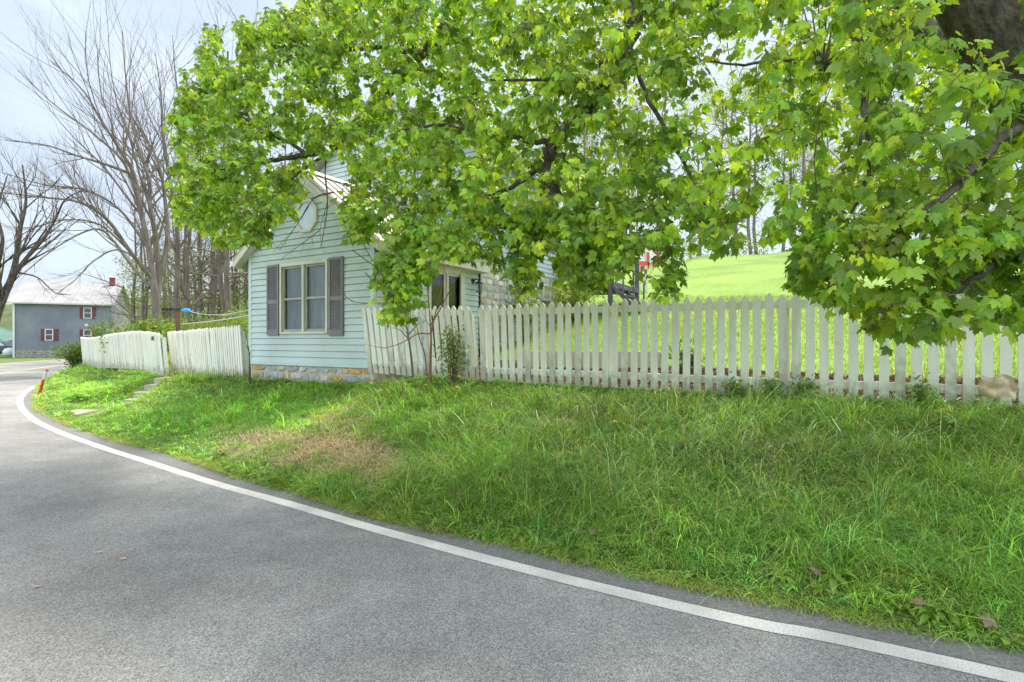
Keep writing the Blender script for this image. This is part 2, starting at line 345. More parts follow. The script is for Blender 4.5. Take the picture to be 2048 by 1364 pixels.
# land on the far side of the road
g = G(); rr = []
for d in (0, 1.0, 4, 12, 30, 70, 160):
    p = outer+ln*(d-.15); rr.append(np.column_stack([p, np.full(NS, -.01+(.10 if d else 0)+.002*d)]))
rv = np.array(rr).reshape(-1, 3); i, j = np.meshgrid(np.arange(6), np.arange(NS-1), indexing='ij'); k = (i*NS+j).ravel()
g.add(rv, np.stack([k, k+NS, k+NS+1, k+1], 1), np.tile((.13, .19, .04), (len(rv), 1))); tag(g.build('field', M['ground'], loc=(0, 0, 0)), kind='structure')

def stripe(path, w0, w1, z, m, name):
    path = np.asarray(path); t = np.gradient(path, axis=0); t /= np.linalg.norm(t, axis=1)[:, None]; n = np.column_stack([-t[:, 1], t[:, 0]])
    g = G(); a = path+n*w0; b = path+n*w1; k = np.arange(len(path)-1); K = len(path)
    g.add(np.vstack([np.column_stack([a, np.full(K, z)]), np.column_stack([b, np.full(K, z)])]), np.stack([k, k+1, k+1+K, k+K], 1)[:, ::-1])
    return g.build(name, m, loc=(0, 0, 0))
Lp = [(2048,1362),(1500,1247),(1200,1177),(1024,1133),(878,1094),(742,1057),(571,1007),(430,968),(293,924),(205,896),(117,864),(62,836),(40,808),(47,789),(73,772),(117,759)]
Lw = [(14,-3.2-.4+.2),(7.5,-.3)]+[tuple(W(x, y, 1680/(y-CY))[:2]) for x, y in Lp]+[(-22.0,26.3),(-25.3,32.6),(-30.3,42),(-32.3,50),(-30.5,60)]
Lc = catmull(Lw, 10)
tag(stripe(Lc, -1.3, -.075, .0035+.0025, mat('fresh_asphalt_edge', (.15, .14, .13), (.27, .26, .24), 60, .9, .8, 110), 'road_shoulder'), kind='structure')
wl = stripe(Lc, -.062, .062, .008, M['line'], 'edge_line'); tag(wl, kind='structure')
tag(stripe(Lc, 2.85, 2.96, .008, M['yline'], 'centre_line'), kind='structure')
tag(stripe(Lc, 3.06, 3.17, .008, M['yline'], 'centre_line'), kind='structure')

# far hills
g = G(); n = 60
for (y0, x0, x1, hh, cc) in ((150, -330, 60, 22, (.10, .13, .045)), (230, -420, 260, 30, (.09, .12, .06))):
    xs = np.linspace(x0, x1, n); h = hh*(.75+.25*vnoise(xs, xs*0, .03, 9)); h = h+vnoise(xs, xs*0, .6, 2)*1.2
    P = [np.column_stack([xs, np.full(n, y0+dyy), h*f]) for dyy, f in ((0, -.05), (14, .45), (30, .8), (48, 1.0), (80, .95))]
    v = np.array(P).reshape(-1, 3); i, j = np.meshgrid(np.arange(4), np.arange(n-1), indexing='ij'); k = (i*n+j).ravel()
    g.add(v, np.stack([k, k+1, k+1+n, k+n], 1), cc)
tag(g.build('hills', mat('wooded_hill', (.1, .1, .1), None, .12, .95, 1, .3, attr=True), loc=(0, 0, 0)), kind='structure')

# ------------------------------------------------------------------ white picket fences
def picket(mb, P, D, Nn, H, w=.089, t=.019, lean=(0, 0), point=.055, rake=0):
    P = np.asarray(P, float); D3 = np.append(D, 0); N3 = np.append(Nn, 0); up = nrm([D[0]*lean[0]+Nn[0]*lean[1], D[1]*lean[0]+Nn[1]*lean[1], 1.0])
    pts = [P-D3*w/2, P+D3*w/2, P+D3*w/2+up*(H-point), P+D3*w*.1+up*H, P-D3*w*.1+up*H, P-D3*w/2+up*(H-point)]
    mb.prism(pts, N3*t)
    for hz in (.155, .185, H-.13, H-.10):
        c_ = P+up*hz+D3*random.uniform(-.015, .015)+N3*(t+.0015); mb.prism([c_+D3*.004*math.cos(a)+np.array([0, 0, .004*math.sin(a)]) for a in (0, 1.57, 3.14, 4.71)], -N3*.003)
def fence(name, path, zs, s, leanf, label, H=1.2, gap_posts=2.35, rail_in=True, tint=None, jit=.006, spacing=.134):
    path = np.asarray(path, float); seg = np.linalg.norm(np.diff(path, axis=0), axis=1); cum = np.concatenate([[0], np.cumsum(seg)]); Ltot = cum[-1]
    zs = np.asarray(zs, float)
    at = lambda d: np.array([np.interp(d, cum, path[:, 0]), np.interp(d, cum, path[:, 1]), np.interp(d, cum, zs)])
    root = thing(name, at(Ltot/2), label, 'fence')
    n = int(Ltot/spacing)
    for i in range(n+1):
        d = i*spacing+spacing/2
        if d > Ltot: break
        P = at(d); q = at(min(Ltot, d+.05))-at(max(0, d-.05)); D = nrm(q[:2]); Nn = np.array([D[1], -D[0]])*s
        lx, ly = leanf(d/Ltot)
        mb = G(); P = P+np.array([0, 0, random.gauss(0, jit)])
        picket(mb, P, D, Nn, H*(1+random.gauss(0, .004)), .089*(1+random.gauss(0, .01)), .019, (lx+random.gauss(0, .006), ly+random.gauss(0, .004)))
        mb.build('picket', M['fence'] if random.random() > .22 else M['fence2'], root)
    K = max(2, int(Ltot/.5))
    for hz in (H-.16, .13):
        mb = G()
        for a in range(K):
            d0, d1 = Ltot*a/K, Ltot*(a+1)/K; P0, P1 = at(d0), at(d1); D = nrm((P1-P0)[:2]); Nn = np.array([D[1], -D[0]])*s
            l0 = leanf(d0/Ltot); l1 = leanf(d1/Ltot)
            A = P0+np.append(D*l0[0]*hz+Nn*l0[1]*hz, hz); B = P1+np.append(D*l1[0]*hz+Nn*l1[1]*hz, hz); n3 = np.append(Nn, 0)
            pts = [A-n3*.003, A-n3*.042, A-n3*.042+(0, 0, .089), A-n3*.003+(0, 0, .089)]
            mb.prism(pts, B-A)
        mb.build('rail', M['fence'], root)
    npost = max(1, round(Ltot/gap_posts))
    for a in range(npost+1):
        d = min(Ltot-.05, max(.05, Ltot*a/npost)); P = at(d); D = nrm((at(min(Ltot, d+.05))-at(max(0, d-.05)))[:2]); Nn = np.array([D[1], -D[0]])*s
        lx, ly = leanf(d/Ltot); mb = G(); u = np.append(D*lx+Nn*ly, 1.0); n3 = np.append(Nn, 0); D3 = np.append(D, 0)
        c0 = P-n3*.045; b = [c0-D3*.045, c0+D3*.045, c0+D3*.045-n3*.09, c0-D3*.045-n3*.09]
        b = [x-np.array([0, 0, .12]) for x in b]
        mb.hexa(b+[x+u*(H-.02) for x in b]); mb.build('post', M['fence'], root)
    return root
# D runs left->right in the picture; s=+1 puts the pickets on the road side
fence('picket_fence', [(-.50, 8.37), (.6, 7.67), (3.02, 6.15), (6.8, 3.77)], [.965, .96, .945, .94], 1,
      lambda t: (-.045*max(0, 1-t*4), 0), 'long straight white picket fence under the maple, right of the house', spacing=.1365)
fence('picket_fence', [(-2.60, 9.50), (-1.6, 8.98), (-.58, 8.42)], [1.03, 1.0, .97], 1,
      lambda t: (-.13+.05*t, .02), 'short section of white picket fence leaning left against the aqua house corner', spacing=.128)
fence('picket_fence', [(-9.80, 15.15), (-6.14, 12.0)], [.69, .77], 1, lambda t: (-.22+.16*t, .04), 'white picket panel leaning left between the concrete steps and the house', spacing=.128)
pf = fence('picket_fence', [(-18.7, 22.9), (-16.3, 20.5), (-13.4, 17.8), (-11.4, 16.1), (-9.62, 14.52)], [.62, .555, .68, .73, .64], 1,
      lambda t: (-.26+.17*t, .05), 'far wavy white picket fence carrying a house number, left of the concrete steps', spacing=.13)
# house number on the far fence's right end
cu = bpy.data.curves.new('house_number', 'FONT'); cu.body = '600'; cu.size = .17; cu.extrude = .004; cu.align_x = 'CENTER'
tmp = bpy.data.objects.new('tmp_text', cu); col.objects.link(tmp); bpy.context.view_layer.update()
me = bpy.data.meshes.new_from_object(tmp.evaluated_get(bpy.context.evaluated_depsgraph_get())); bpy.data.objects.remove(tmp)
me.name = 'house_number'; me.materials.clear(); me.materials.append(M['number'])
hn = bpy.data.objects.new('house_number', me); col.objects.link(hn)
Dn = nrm(np.array([1.45, -1.3])); nn = np.array([Dn[1], -Dn[0]])
pp = np.array([-9.62, 14.52])-Dn*.62+nn*.085
hn.parent = pf; hn.matrix_local = Matrix.Translation(Vector((pp[0]-.13*Dn[0], pp[1]-.13*Dn[1], 1.62))-pf.location) @ Matrix(((Dn[0], 0, nn[0], 0), (Dn[1], 0, nn[1], 0), (0, 1, 0, 0), (0, 0, 0, 1))) @ Matrix.Translation((0, 0, .006))

# ------------------------------------------------------------------ wall helpers
def siding(mb, O, U, Nn, z0, z1, ufun, holes=(), course=.127):
    """lap siding on the plane through O along U, facing Nn; ufun(z) gives the ends"""
    O = np.append(np.asarray(O, float)[:2], 0); U3 = np.append(U, 0); N3 = np.append(Nn, 0)
    z = z0
    while z < z1-1e-6:
        zt = min(z+course, z1); zm = (z+zt)/2
        a0, a1 = ufun(z); b0, b1 = ufun(zt)
        if a1-a0 > .03:
            if b1 < b0: b0 = b1 = (b0+b1)/2
            cuts = sorted([h for h in holes if h[2] < zm < h[3]])
            spans = []; ca, cb = a0, b0
            for h in cuts: spans.append((ca, h[0], cb, h[0])); ca = cb = h[1]
            spans.append((ca, a1, cb, b1))
            for s0, s1, t0, t1 in spans:
                if s1-s0 < .005: continue
                p = lambda u, zz, o: O+U3*u+N3*o+np.array([0, 0, zz])
                gr_ = course*.085; ft = 1-gr_/(zt-z); t0g, t1g = s0*(1-ft)+t0*ft, s1*(1-ft)+t1*ft; zg = zt-gr_
                mb.add([p(s0, z, .022), p(s1, z, .022), p(t1g, zg, .006), p(t0g, zg, .006)], np.array([0, 1, 2, 3]))
                mb.add([p(s0, z, .022), p(s1, z, .022), p(s1, z, -.02), p(s0, z, -.02)], np.array([3, 2, 1, 0]))
                mb.add([p(t0g, zg, .006), p(t1g, zg, .006), p(t1g, zg, -.02), p(t0g, zg, -.02)], np.array([0, 1, 2, 3]))
                mb.add([p(t0g, zg, -.02), p(t1g, zg, -.02), p(t1, zt, -.02), p(t0, zt, -.02)], np.array([0, 1, 2, 3]))
        z = zt
def stones(mb, mo, O, U, Nn, w, z0, z1, sx=.26, sz=.15, seed=1, cols=None, holes=()):
    r = random.Random(seed); O = np.append(np.asarray(O, float)[:2], 0); U3 = np.append(U, 0); N3 = np.append(Nn, 0)
    p = lambda u, zz, o: O+U3*u+N3*o+np.array([0, 0, zz])
    mo.hexa([p(0, z0, -.12), p(w, z0, -.12), p(w, z0, .0), p(0, z0, .0), p(0, z1, -.12), p(w, z1, -.12), p(w, z1, .0), p(0, z1, .0)])
    cols = cols or [(.46, .44, .40), (.54, .50, .44), (.38, .38, .38), (.56, .48, .37), (.48, .44, .37), (.60, .40, .17), (.58, .34, .10), (.46, .46, .45)]
    z = z0+.01
    while z < z1-.05:
        h = min(sz*r.uniform(.7, 1.35), z1-z-.008); 
        if z1-z-h < .05: h = z1-z-.008
        u = .008
        while u < w-.03:
            ww = min(sx*r.uniform(.5, 1.5), w-u-.008)
            if w-u-ww < .07: ww = w-u-.008
            hh = h-.014; cz = z+h/2+r.uniform(-.006, .006); cu_ = u+ww/2
            if not any(h_[0] < cu_ < h_[1] and h_[2] < cz < h_[3] for h_ in holes):
                n = 10; pts = []; q = []; e = r.uniform(2.2, 4.5); rot = r.uniform(-.16, .16)
                for a in range(n):
                    th = (a+.5)/n*2*math.pi; c_, s_ = math.cos(th), math.sin(th)
                    rr_ = (abs(c_)**e+abs(s_)**e)**(-1/e)*r.uniform(.80, 1.0)
                    x_, y_ = rr_*c_*(ww-.016)/2, rr_*s_*hh/2; x_, y_ = x_-y_*rot, y_+x_*rot
                    pts.append((x_, y_))
                d = r.uniform(.012, .035)
                v = [p(cu_+x_, cz+y_, -.005) for x_, y_ in pts]+[p(cu_+x_*.96, cz+y_*.94, d*.7) for x_, y_ in pts]+[p(cu_+x_*.72, cz+y_*.66, d) for x_, y_ in pts]
                a = np.arange(n); b = (a+1) % n
                cc = np.array(r.choice(cols))*r.uniform(.8, 1.2)
                mb.add(v, [np.stack([a, b, b+n, a+n], 1), np.stack([a+n, b+n, b+2*n, a+2*n], 1), a+2*n], cc)
            u += ww
        z += h

# ------------------------------------------------------------------ the aqua house: front wing and stone-based main block
C0 = np.array([-2.52, 9.60]); U = np.array([-.86, .51]); U /= np.linalg.norm(U); V = np.array([-U[1]*-1, -U[0]]) ; V = np.array([.51, .86]); V /= np.linalg.norm(V)
NF = -V; NSd = -U       # outward normals of front and side walls
house = thing('house', (C0[0], C0[1], .75), 'aqua vinyl sided cottage with stone base and tan metal roof behind the picket fence', 'house')
WW = 3.75; ZS = 1.15; ZE = 3.50; HC = WW/2; PITCH = .75; ZR = 5.03
zroof = lambda u: ZR-PITCH*abs(u-HC)
def ug(z):
    if z <= ZE+.02: return (.0, WW)
    k = (ZR-.11-z)/PITCH; return (HC-k, HC+k)
w1 = (1.212, 2.664, 1.746, 3.20)
w2 = (1.50, 2.77, 1.12, 3.17)
mb = G(); siding(mb, C0, U, NF, ZS, ZR-.13, ug, [(w1[0], w1[1], w1[2], w1[3])]); fw = mb.build('front_wall', M['siding'], house)
mb = G(); siding(mb, C0, V, NSd, ZS, ZE, lambda z: (0, 3.40), [(w2[0], w2[1], w2[2], w2[3])]); sw_ = mb.build('side_wall', M['siding'], house)
mb = G(); siding(mb, C0+U*WW, V, U, ZS, ZE, lambda z: (0, 3.40)); mb.build('side_wall', M['siding'], house)
mb = G()
mb.fbox(C0, U, V, -.022, .075, -.022, -.002+.0, ZS-.02, ZE+.03); mb.fbox(C0, U, V, -.0225, -.001, -.0015, .075, ZS-.02, ZE+.03)
mb.build('corner_trim', M['sidingtrim'], house)
mb = G(); mb.fbox(C0, U, V, WW-.075, WW+.022, -.022, -.002, ZS-.02, ZE+.03); mb.build('corner_trim', M['sidingtrim'], house)
mb = G(); mb.fbox(C0, U, V, -.015, WW+.015, -.026, .0, ZS-.05, ZS-.001); mb.build('skirt_board', M['sidingtrim'], house)
# stone base
mb = G(); mo = G(); stones(mb, mo, C0+NF*-.02, U, NF, WW, .45, ZS-.052, .30, .155, 3); 
stones(mb, mo, C0+NSd*-.02, V, NSd, 3.4, .45, ZS-.052, .28, .15, 4)
sb = mo.build('stone_base', M['mortar'], house); mb.build('stone', M['stone'], sb); 
# roof slabs with standing seams
def roofslab(u0, u1, v0, v1, zf, O, Uu, Vv, th=.07, seam=.30, m=None, parent=None, ridge_cap=True):
    mb = G(); O3 = np.append(O, 0); U3 = np.append(Uu, 0); V3 = np.append(Vv, 0)
    p = lambda u, v, dz=0: O3+U3*u+V3*v+np.array([0, 0, zf(u)+dz])
    mb.hexa([p(u0, v0, -th), p(u1, v0, -th), p(u1, v1, -th), p(u0, v1, -th), p(u0, v0), p(u1, v0), p(u1, v1), p(u0, v1)])
    v = v0+.02
    while v < v1:
        mb.hexa([p(u0, v, -.001), p(u1, v, -.001), p(u1, v+.03, -.001), p(u0, v+.03, -.001), p(u0, v+.008, .028), p(u1, v+.008, .028), p(u1, v+.022, .028), p(u0, v+.022, .028)])
        v += seam
    return mb
mb = roofslab(HC, -.30, -.20, 3.395, zroof, C0, U, V, seam=.23); r1 = mb.build('roof', M['roof'], house)
mb = roofslab(HC, WW+.30, -.20, 3.395, zroof, C0, U, V, seam=.23); r2 = mb.build('roof', M['roof'], house)
mb = G()
for sgn in (-1, 1):
    O3 = np.append(C0, 0); U3 = np.append(U, 0); V3 = np.append(V, 0)
    P = lambda u, v, dz: O3+U3*u+V3*v+np.array([0, 0, zroof(u)+dz])
    mb.hexa([P(HC, -.215, .03), P(HC+sgn*.15, -.215, .03), P(HC+sgn*.15, 3.39, .03), P(HC, 3.39, .03), P(HC, -.215, .045), P(HC+sgn*.15, -.215, .045), P(HC+sgn*.15, 3.39, .045), P(HC, 3.39, .045)])
mb.build('ridge_cap', M['roof'], house)
for sgn, ue in ((-1, -.30), (1, WW+.30)):      # rake boards
    mb = G(); a = lambda u, z, v: O3+U3*u+V3*v+np.array([0, 0, z])
    pts = [a(HC, ZR-.072, -.20), a(ue, zroof(ue)-.072, -.20), a(ue, zroof(ue)-.20, -.20), a(HC, ZR-.26, -.20)]
    mb.prism(pts, V3*.025); mb.build('rake_board', M['cream'], house)
    mb = G(); pts = [a(HC, ZR-.262, -.175), a(ue, zroof(ue)-.19, -.175), a(ue, zroof(ue)-.205, -.175), a(HC, ZR-.28, -.175)]
    mb.prism(pts, V3*.155); mb.build('soffit', M['cream'], house)
mb = G(); mb.fbox(C0, U, V, -.315, -.29, -.19, 3.39, zroof(-.3)-.20, zroof(-.3)-.02); mb.build('fascia', M['cream'], house)
mb = G(); mb.fbox(C0, U, V, -.29, .0, .0, 3.39, zroof(-.3)-.2, zroof(-.3)-.185); mb.build('soffit', M['cream'], house)
mb = G(); mb.fbox(C0, U, V, WW+.29, WW+.315, -.19, 3.39, zroof(-.3)-.20, zroof(-.3)-.02); mb.build('fascia', M['cream'], house)
mb = G(); mb.fbox(C0, U, V, WW+.315, WW+.41, -.2, 3.39, zroof(-.3)-.15, zroof(-.3)-.04); mb.build('gutter', M['white'], house)
# window unit
def window(parent, O, Uu, Nn, u0, u1, z0, z1, n=2, frame=.05, depth=.05, sashm=None, framem=None, rail=True, inner=M['curtain'], glass=M['glass'], room=.5, name='window'):
    V_ = -np.asarray(Nn); framem = framem or M['cream']; sashm = sashm or M['sash']
    fr = G()
    fr.fbox(O, Uu, V_, u0-.0, u0+frame, -depth, .07, z0, z1); fr.fbox(O, Uu, V_, u1-frame, u1, -depth, .07, z0, z1)
    fr.fbox(O, Uu, V_, u0+frame, u1-frame, -depth, .07, z1-frame*1.3, z1); fr.fbox(O, Uu, V_, u0+frame, u1-frame, -depth-.012, .07, z0, z0+frame*.8)
    wi = fr.build(name, framem, parent)
    W_ = (u1-u0-2*frame); mul = .06
    cell = (W_-(n-1)*mul)/n
    for k in range(n):
        a = u0+frame+k*(cell+mul); b = a+cell
        if k < n-1:
            m_ = G(); m_.fbox(O, Uu, V_, b, b+mul, -depth+.005, .07, z0+frame*.8, z1-frame*1.3); m_.build('mullion', framem, wi)
        s_ = G(); s = .042; zb, zt = z0+frame*.8, z1-frame*1.3; zm = (zb+zt)/2
        s_.fbox(O, Uu, V_, a, a+s, .0, .045, zb, zt); s_.fbox(O, Uu, V_, b-s, b, .0, .045, zb, zt)
        s_.fbox(O, Uu, V_, a+s, b-s, .0, .045, zb, zb+s*1.3); s_.fbox(O, Uu, V_, a+s, b-s, .0, .045, zt-s, zt)
        if rail: s_.fbox(O, Uu, V_, a+s, b-s, -.008, .045, zm-.02, zm+.025)
        s_.build('sash', sashm, wi)
        p_ = G(); p_.fbox(O, Uu, V_, a+s, b-s, .022, .026, zb+s*1.3, zt-s); p_.build('pane', glass, wi)
    rm = G(); rm.fbox(O, Uu, V_, u0-.05, u1+.05, .09+room, .10+room, z0-.05, z1+.05)
    rm.fbox(O, Uu, V_, u0-.06, u0-.05, .07, .1+room, z0-.05, z1+.05); rm.fbox(O, Uu, V_, u1+.05, u1+.06, .07, .1+room, z0-.05, z1+.05)
    rm.fbox(O, Uu, V_, u0-.05, u1+.05, .07, .09+room, z0-.06, z0-.05); rm.fbox(O, Uu, V_, u0-.05, u1+.05, .07, .09+room, z1+.05, z1+.06)
    rm.build('window_recess', M['dark'], wi)
    if inner:   # wavy curtain
        cu_ = G(); K = 80; us = np.linspace(u0+frame, u1-frame, K); off = .10+.012*np.sin(us*70)+.006*np.sin(us*31)
        U3_ = np.append(Uu, 0); V3_ = np.append(V_, 0); O3_ = np.append(np.asarray(O)[:2], 0)
        a = O3_+us[:, None]*U3_+off[:, None]*V3_; bt = a+np.array([0, 0, z0+.03]); tp = a+np.array([0, 0, z1-.03])
        k = np.arange(K-1); cu_.add(np.vstack([bt, tp]), np.stack([k, k+1, k+1+K, k+K], 1)); cu_.build('curtain', inner, wi, smooth=True)
    return wi
window(fw, C0, U, NF, *w1)
def shutter(parent, O, Uu, V_, u0, u1, z0, z1, m):
    s = G(); st = .045; d0, d1 = -.055, -.022; zm = z0+(z1-z0)*.47
    s.fbox(O, Uu, V_, u0, u0+st, d0, d1, z0, z1); s.fbox(O, Uu, V_, u1-st, u1, d0, d1, z0, z1)
    for a, b in ((z0, z0+.12), (zm-.035, zm+.045), (z1-.05, z1)): s.fbox(O, Uu, V_, u0+st, u1-st, d0+.002, d1, a, b)
    s.fbox(O, Uu, V_, u0+st, u1-st, d1-.006, d1, z0+.1, z1-.03)
    O3_ = np.append(O, 0); U3_ = np.append(Uu, 0); V3_ = np.append(V_, 0)
    for a, b in ((z0+.12, zm-.035), (zm+.045, z1-.05)):
        n = int((b-a)/.032)
        for k in range(n):
            zz = a+(k+.5)*(b-a)/n; p = lambda u, v, z: O3_+U3_*u+V3_*v+np.array([0, 0, z])
            s.hexa([p(u0+st, -.052, zz-.013), p(u1-st, -.052, zz-.013), p(u1-st, -.046, zz-.015), p(u0+st, -.046, zz-.015),
                    p(u0+st, -.034, zz+.010), p(u1-st, -.034, zz+.010), p(u1-st, -.030, zz+.006), p(u0+st, -.030, zz+.006)])
    return s.build('shutter', m, parent)
shutter(fw, C0, U, V, 2.70, 3.09, 1.72, 3.20, M['shutter']); shutter(fw, C0, U, V, .775, 1.165, 1.70, 3.21, M['shutter'])
# octagonal gable window
def octo(u, z, r, v): return [np.append(C0+U*(u+r*math.cos(R(22.5+45*k)))+V*v, z+r*math.sin(R(22.5+45*k))) for k in range(8)]
ow = G(); uo, zo = 1.84, 4.11
A = octo(uo, zo, .36, -.06); B = octo(uo, zo, .285, -.06); A2 = octo(uo, zo, .36, .0); B2 = octo(uo, zo, .285, .0); i = np.arange(8); j = (i+1) % 8
ow.add(np.array(A+B+A2+B2), [np.stack([i, j, j+8, i+8], 1), np.stack([i, j, j+16, i+16], 1), np.stack([i+8, j+8, j+24, i+24], 1)])
on = ow.build('octagon_window', M['cream'], fw)
pg = G(); pg.poly(octo(uo, zo, .30, -.028)); pg.build('pane', M['oct'], on)
# side wall: sliding window, fascia band, lantern, downspout
window(sw_, C0, V, NSd, *w2, n=2, frame=.07, rail=False, inner=None, glass=M['glassdim'], framem=M['cream'], sashm=M['white'], name='sliding_window')
mb = G(); mb.fbox(C0, V, U, 2.60, 2.72, -.06, -.02, 1.15, 3.1); mb.build('storm_frame', M['cream'], sw_)
mb = G(); mb.fbox(C0, V, U, 1.25, 3.30, -.045, -.018, 3.17, 3.33); mb.build('header_board', M['cream'], sw_)
mb = G(); mb.fbox(C0, V, U, .43, .49, -.075, -.02, 1.0, 3.35); mb.build('downspout', M['rust'], sw_)
mb = G(); mb.fbox(C0, V, U, 3.36, 3.40, -.045, -.003, 1.1, 3.4); mb.build('downspout', M['black'], sw_)
LO = C0+V*3.12; lt = G()
q = lambda a, b, z: np.append(LO-U*a+V*b, z)
lt.tube([q(.005, 0, 3.0), q(.03, 0, 3.0)], .065, 14)
lt.tube([q(.03, 0, 3.0), q(.10, 0, 3.05), q(.17, 0, 3.03), q(.18, 0, 2.97)], .012, 8)
lant = lt.build('wall_lantern', M['black'], sw_)
lt = G(); lc = q(.18, 0, 0)
for da, db in ((-.05, -.05), (.05, -.05), (.05, .05), (-.05, .05)):
    lt.tube([lc+np.append(-U*da*.8+V*db*.8, 2.74), lc+np.append(-U*da+V*db, 2.93)], .006, 5)
lt.fbox(lc, U, V, -.06, .06, -.06, .06, 2.73, 2.745); lt.fbox(lc, U, V, -.07, .07, -.07, .07, 2.93, 2.945)
lt.hexa([lc+np.append(U*a+V*b, 2.945) for a, b in ((-.065, -.065), (.065, -.065), (.065, .065), (-.065, .065))]+[lc+np.append(U*a+V*b, 2.985) for a, b in ((-.015, -.015), (.015, -.015), (.015, .015), (-.015, .015))])
lt.build('cage', M['black'], lant)
lt = G(); lt.fbox(lc, U, V, -.045, .045, -.045, .045, 2.746, 2.925); lt.build('lamp_glass', M['glass'], lant)

# main block
M0 = C0+V*3.42; ML = 4.35; MW = 6.2; ZM = 3.50; ZT = 6.25
mb = G(); siding(mb, M0, V, NSd, ZM, ZT, lambda z: (0, ML)); mw = mb.build('side_wall', M['siding'], house)
def um(z):
    if z <= ZT: return (0, MW)
    k = (ZT+.62*MW/2-z)/.62; return (MW/2-k, MW/2+k)
mb = G(); siding(mb, M0, U, NF, 2.6, ZT+.62*MW/2-.05, um); mb.build('front_wall', M['siding'], house)
mb = G(); mb.fbox(M0, U, V, .02, MW, .03, ML, 1.0, ZT-.02); mb.build('core_wall', M['siding'], house)
mb = G(); mo = G(); stones(mb, mo, M0, V, NSd, ML, .8, ZM-.012, .27, .17, 8, [(.66, .60, .50), (.58, .55, .50), (.72, .66, .55), (.64, .50, .33), (.52, .50, .46), (.62, .58, .52)], [(3.2, 3.85, 2.7, 3.35)])
sb = mo.build('stone_base', M['mortar'], house); mb.build('stone', M['stone'], sb)
window(sb, M0, V, NSd, 3.25, 3.75, 2.78, 3.28, n=1, inner=None, framem=M['white'], sashm=M['white'], rail=False, glass=M['glassdim'], room=-.05)
zf = lambda u: ZT+.62*MW/2+.08-.62*abs(u-MW/2)
mb = roofslab(MW/2, -.35, -.3, ML+.3, zf, M0, U, V, seam=.35); mb.build('roof', M['roof'], house)
mb = roofslab(MW/2, MW+.35, -.3, ML+.3, zf, M0, U, V, seam=.35); mb.build('roof', M['roof'], house)
mb = G(); mb.fbox(M0, V, U, -.3, ML+.3, -.45, -.35, zf(-.35)-.12, zf(-.35)-.005); mb.build('gutter', M['white'], house)
mb = G(); mb.fbox(M0, V, U, 1.24, 1.31, -.10, -.03, 1.0, ZT); mb.build('downspout', M['white'], house)
mb = G(); mb.fbox(M0, V, U, ML-.07, ML+.02, -.025, .0, ZM, ZT); mb.build('corner_trim', M['sidingtrim'], house)

# ------------------------------------------------------------------ deck and playset behind the house
D0 = M0+V*ML
deck = thing('deck', (D0[0]+1.2, D0[1]+1, gz(D0[0]+1.2, D0[1]+1)), 'dark stained raised deck with railing and steps at the back of the aqua house', 'deck')
zd = 3.35
mb = G(); mb.fbox(D0, -U, V, -.5, 1.75, -.1, 2.6, zd-.15, zd); mb.build('platform', M['purple'], deck)
for a, b in ((.1, -.05), (.9, -.05), (1.7, -.05), (1.7, 2.5)):
    mb = G(); P = D0-U*a+V*b; mb.fbox(P, U, V, -.06, .06, -.06, .06, gz(*P)-.2, zd+1.05); mb.build('post', M['purple'], deck)
mb = G(); mb.fbox(D0, -U, V, -.1, 1.75, -.12, -.06, zd+.98, zd+1.05); mb.fbox(D0, -U, V, -.1, 1.75, -.11, -.07, zd+.08, zd+.14)
for k in range(16): mb.fbox(D0, -U, V, -.05+k*.107, -.012+k*.107, -.105, -.075, zd+.14, zd+.98)
mb.build('railing', M['purple'], deck)
mb = G()
for sgn in (-.06, .9):
    P = D0-U*1.75+V*sgn; a3 = lambda u, z: np.append(P-U*u, z)
    mb.prism([a3(0, zd-.06), a3(0, zd-.2), a3(1.0, 2.1), a3(1.15, 2.1), a3(1.15, 2.18)], np.append(V*.05, 0))
for k in range(5): mb.fbox(D0-U*1.75, -U, V, .02+k*.2, .24+k*.2, 0, .9, zd-.24-k*.22, zd-.20-k*.22)
mb.build('steps', M['purple'], deck)
mb = G()
for k in range(4):
    P = D0-U*(1.8+.3*k)-V*.08; zz = zd-.1-.31*k; mb.fbox(P, U, V, -.02, .02, -.02, .02, zz-.1, zz+.9)
A = np.append(D0-U*1.8-V*.08, zd+.85); B = np.append(D0-U*2.75-V*.08, zd-.15); mb.tube([A, B], .03, 6); mb.build('stair_rail', M['purple'], deck)
# playset
pw = W(1292, 560, 21.0); pz = gz(pw[0], pw[1])
play = thing('playset', (pw[0], pw[1], pz), 'red and pink plastic play tower on pale wooden posts behind the picket fence', 'playset')
z_ = lambda y: W(0, y, 21.0)[2]
for dx, dyv in ((0, 0), (-.95, .1), (-.95, 1.1), (.0, 1.1)):
    mb = G(); mb.fbox((pw[0]+dx, pw[1]+dyv), (1, 0), (0, 1), -.05, .05, -.05, .05, pz-.3, z_(535)+.9); mb.build('post', M['timber'], play)
mb = G(); mb.fbox((pw[0], pw[1]), (1, 0), (0, 1), -1.05, .12, -.07, .0, z_(531), z_(523)); mb.fbox((pw[0], pw[1]), (1, 0), (0, 1), .06, .12, -.07, 1.2, z_(537), z_(526)); mb.build('platform_rim', M['redplastic'], play)
mb = G(); c = W(1316, 524, 21.3); mb.prism([c+np.array(a_) for a_ in ((-.22, 0, -.22), (.25, 0, -.08), (.1, 0, .3), (-.18, 0, .22))], (0, .06, 0)); mb.build('side_panel', M['pink'], play)
mb = G(); mb.tube([W(1303, 485, 21), W(1306, 498, 21), W(1311, 506, 21), W(1320, 505, 21)], .06, 8); mb.build('handrail', M['pink'], play)
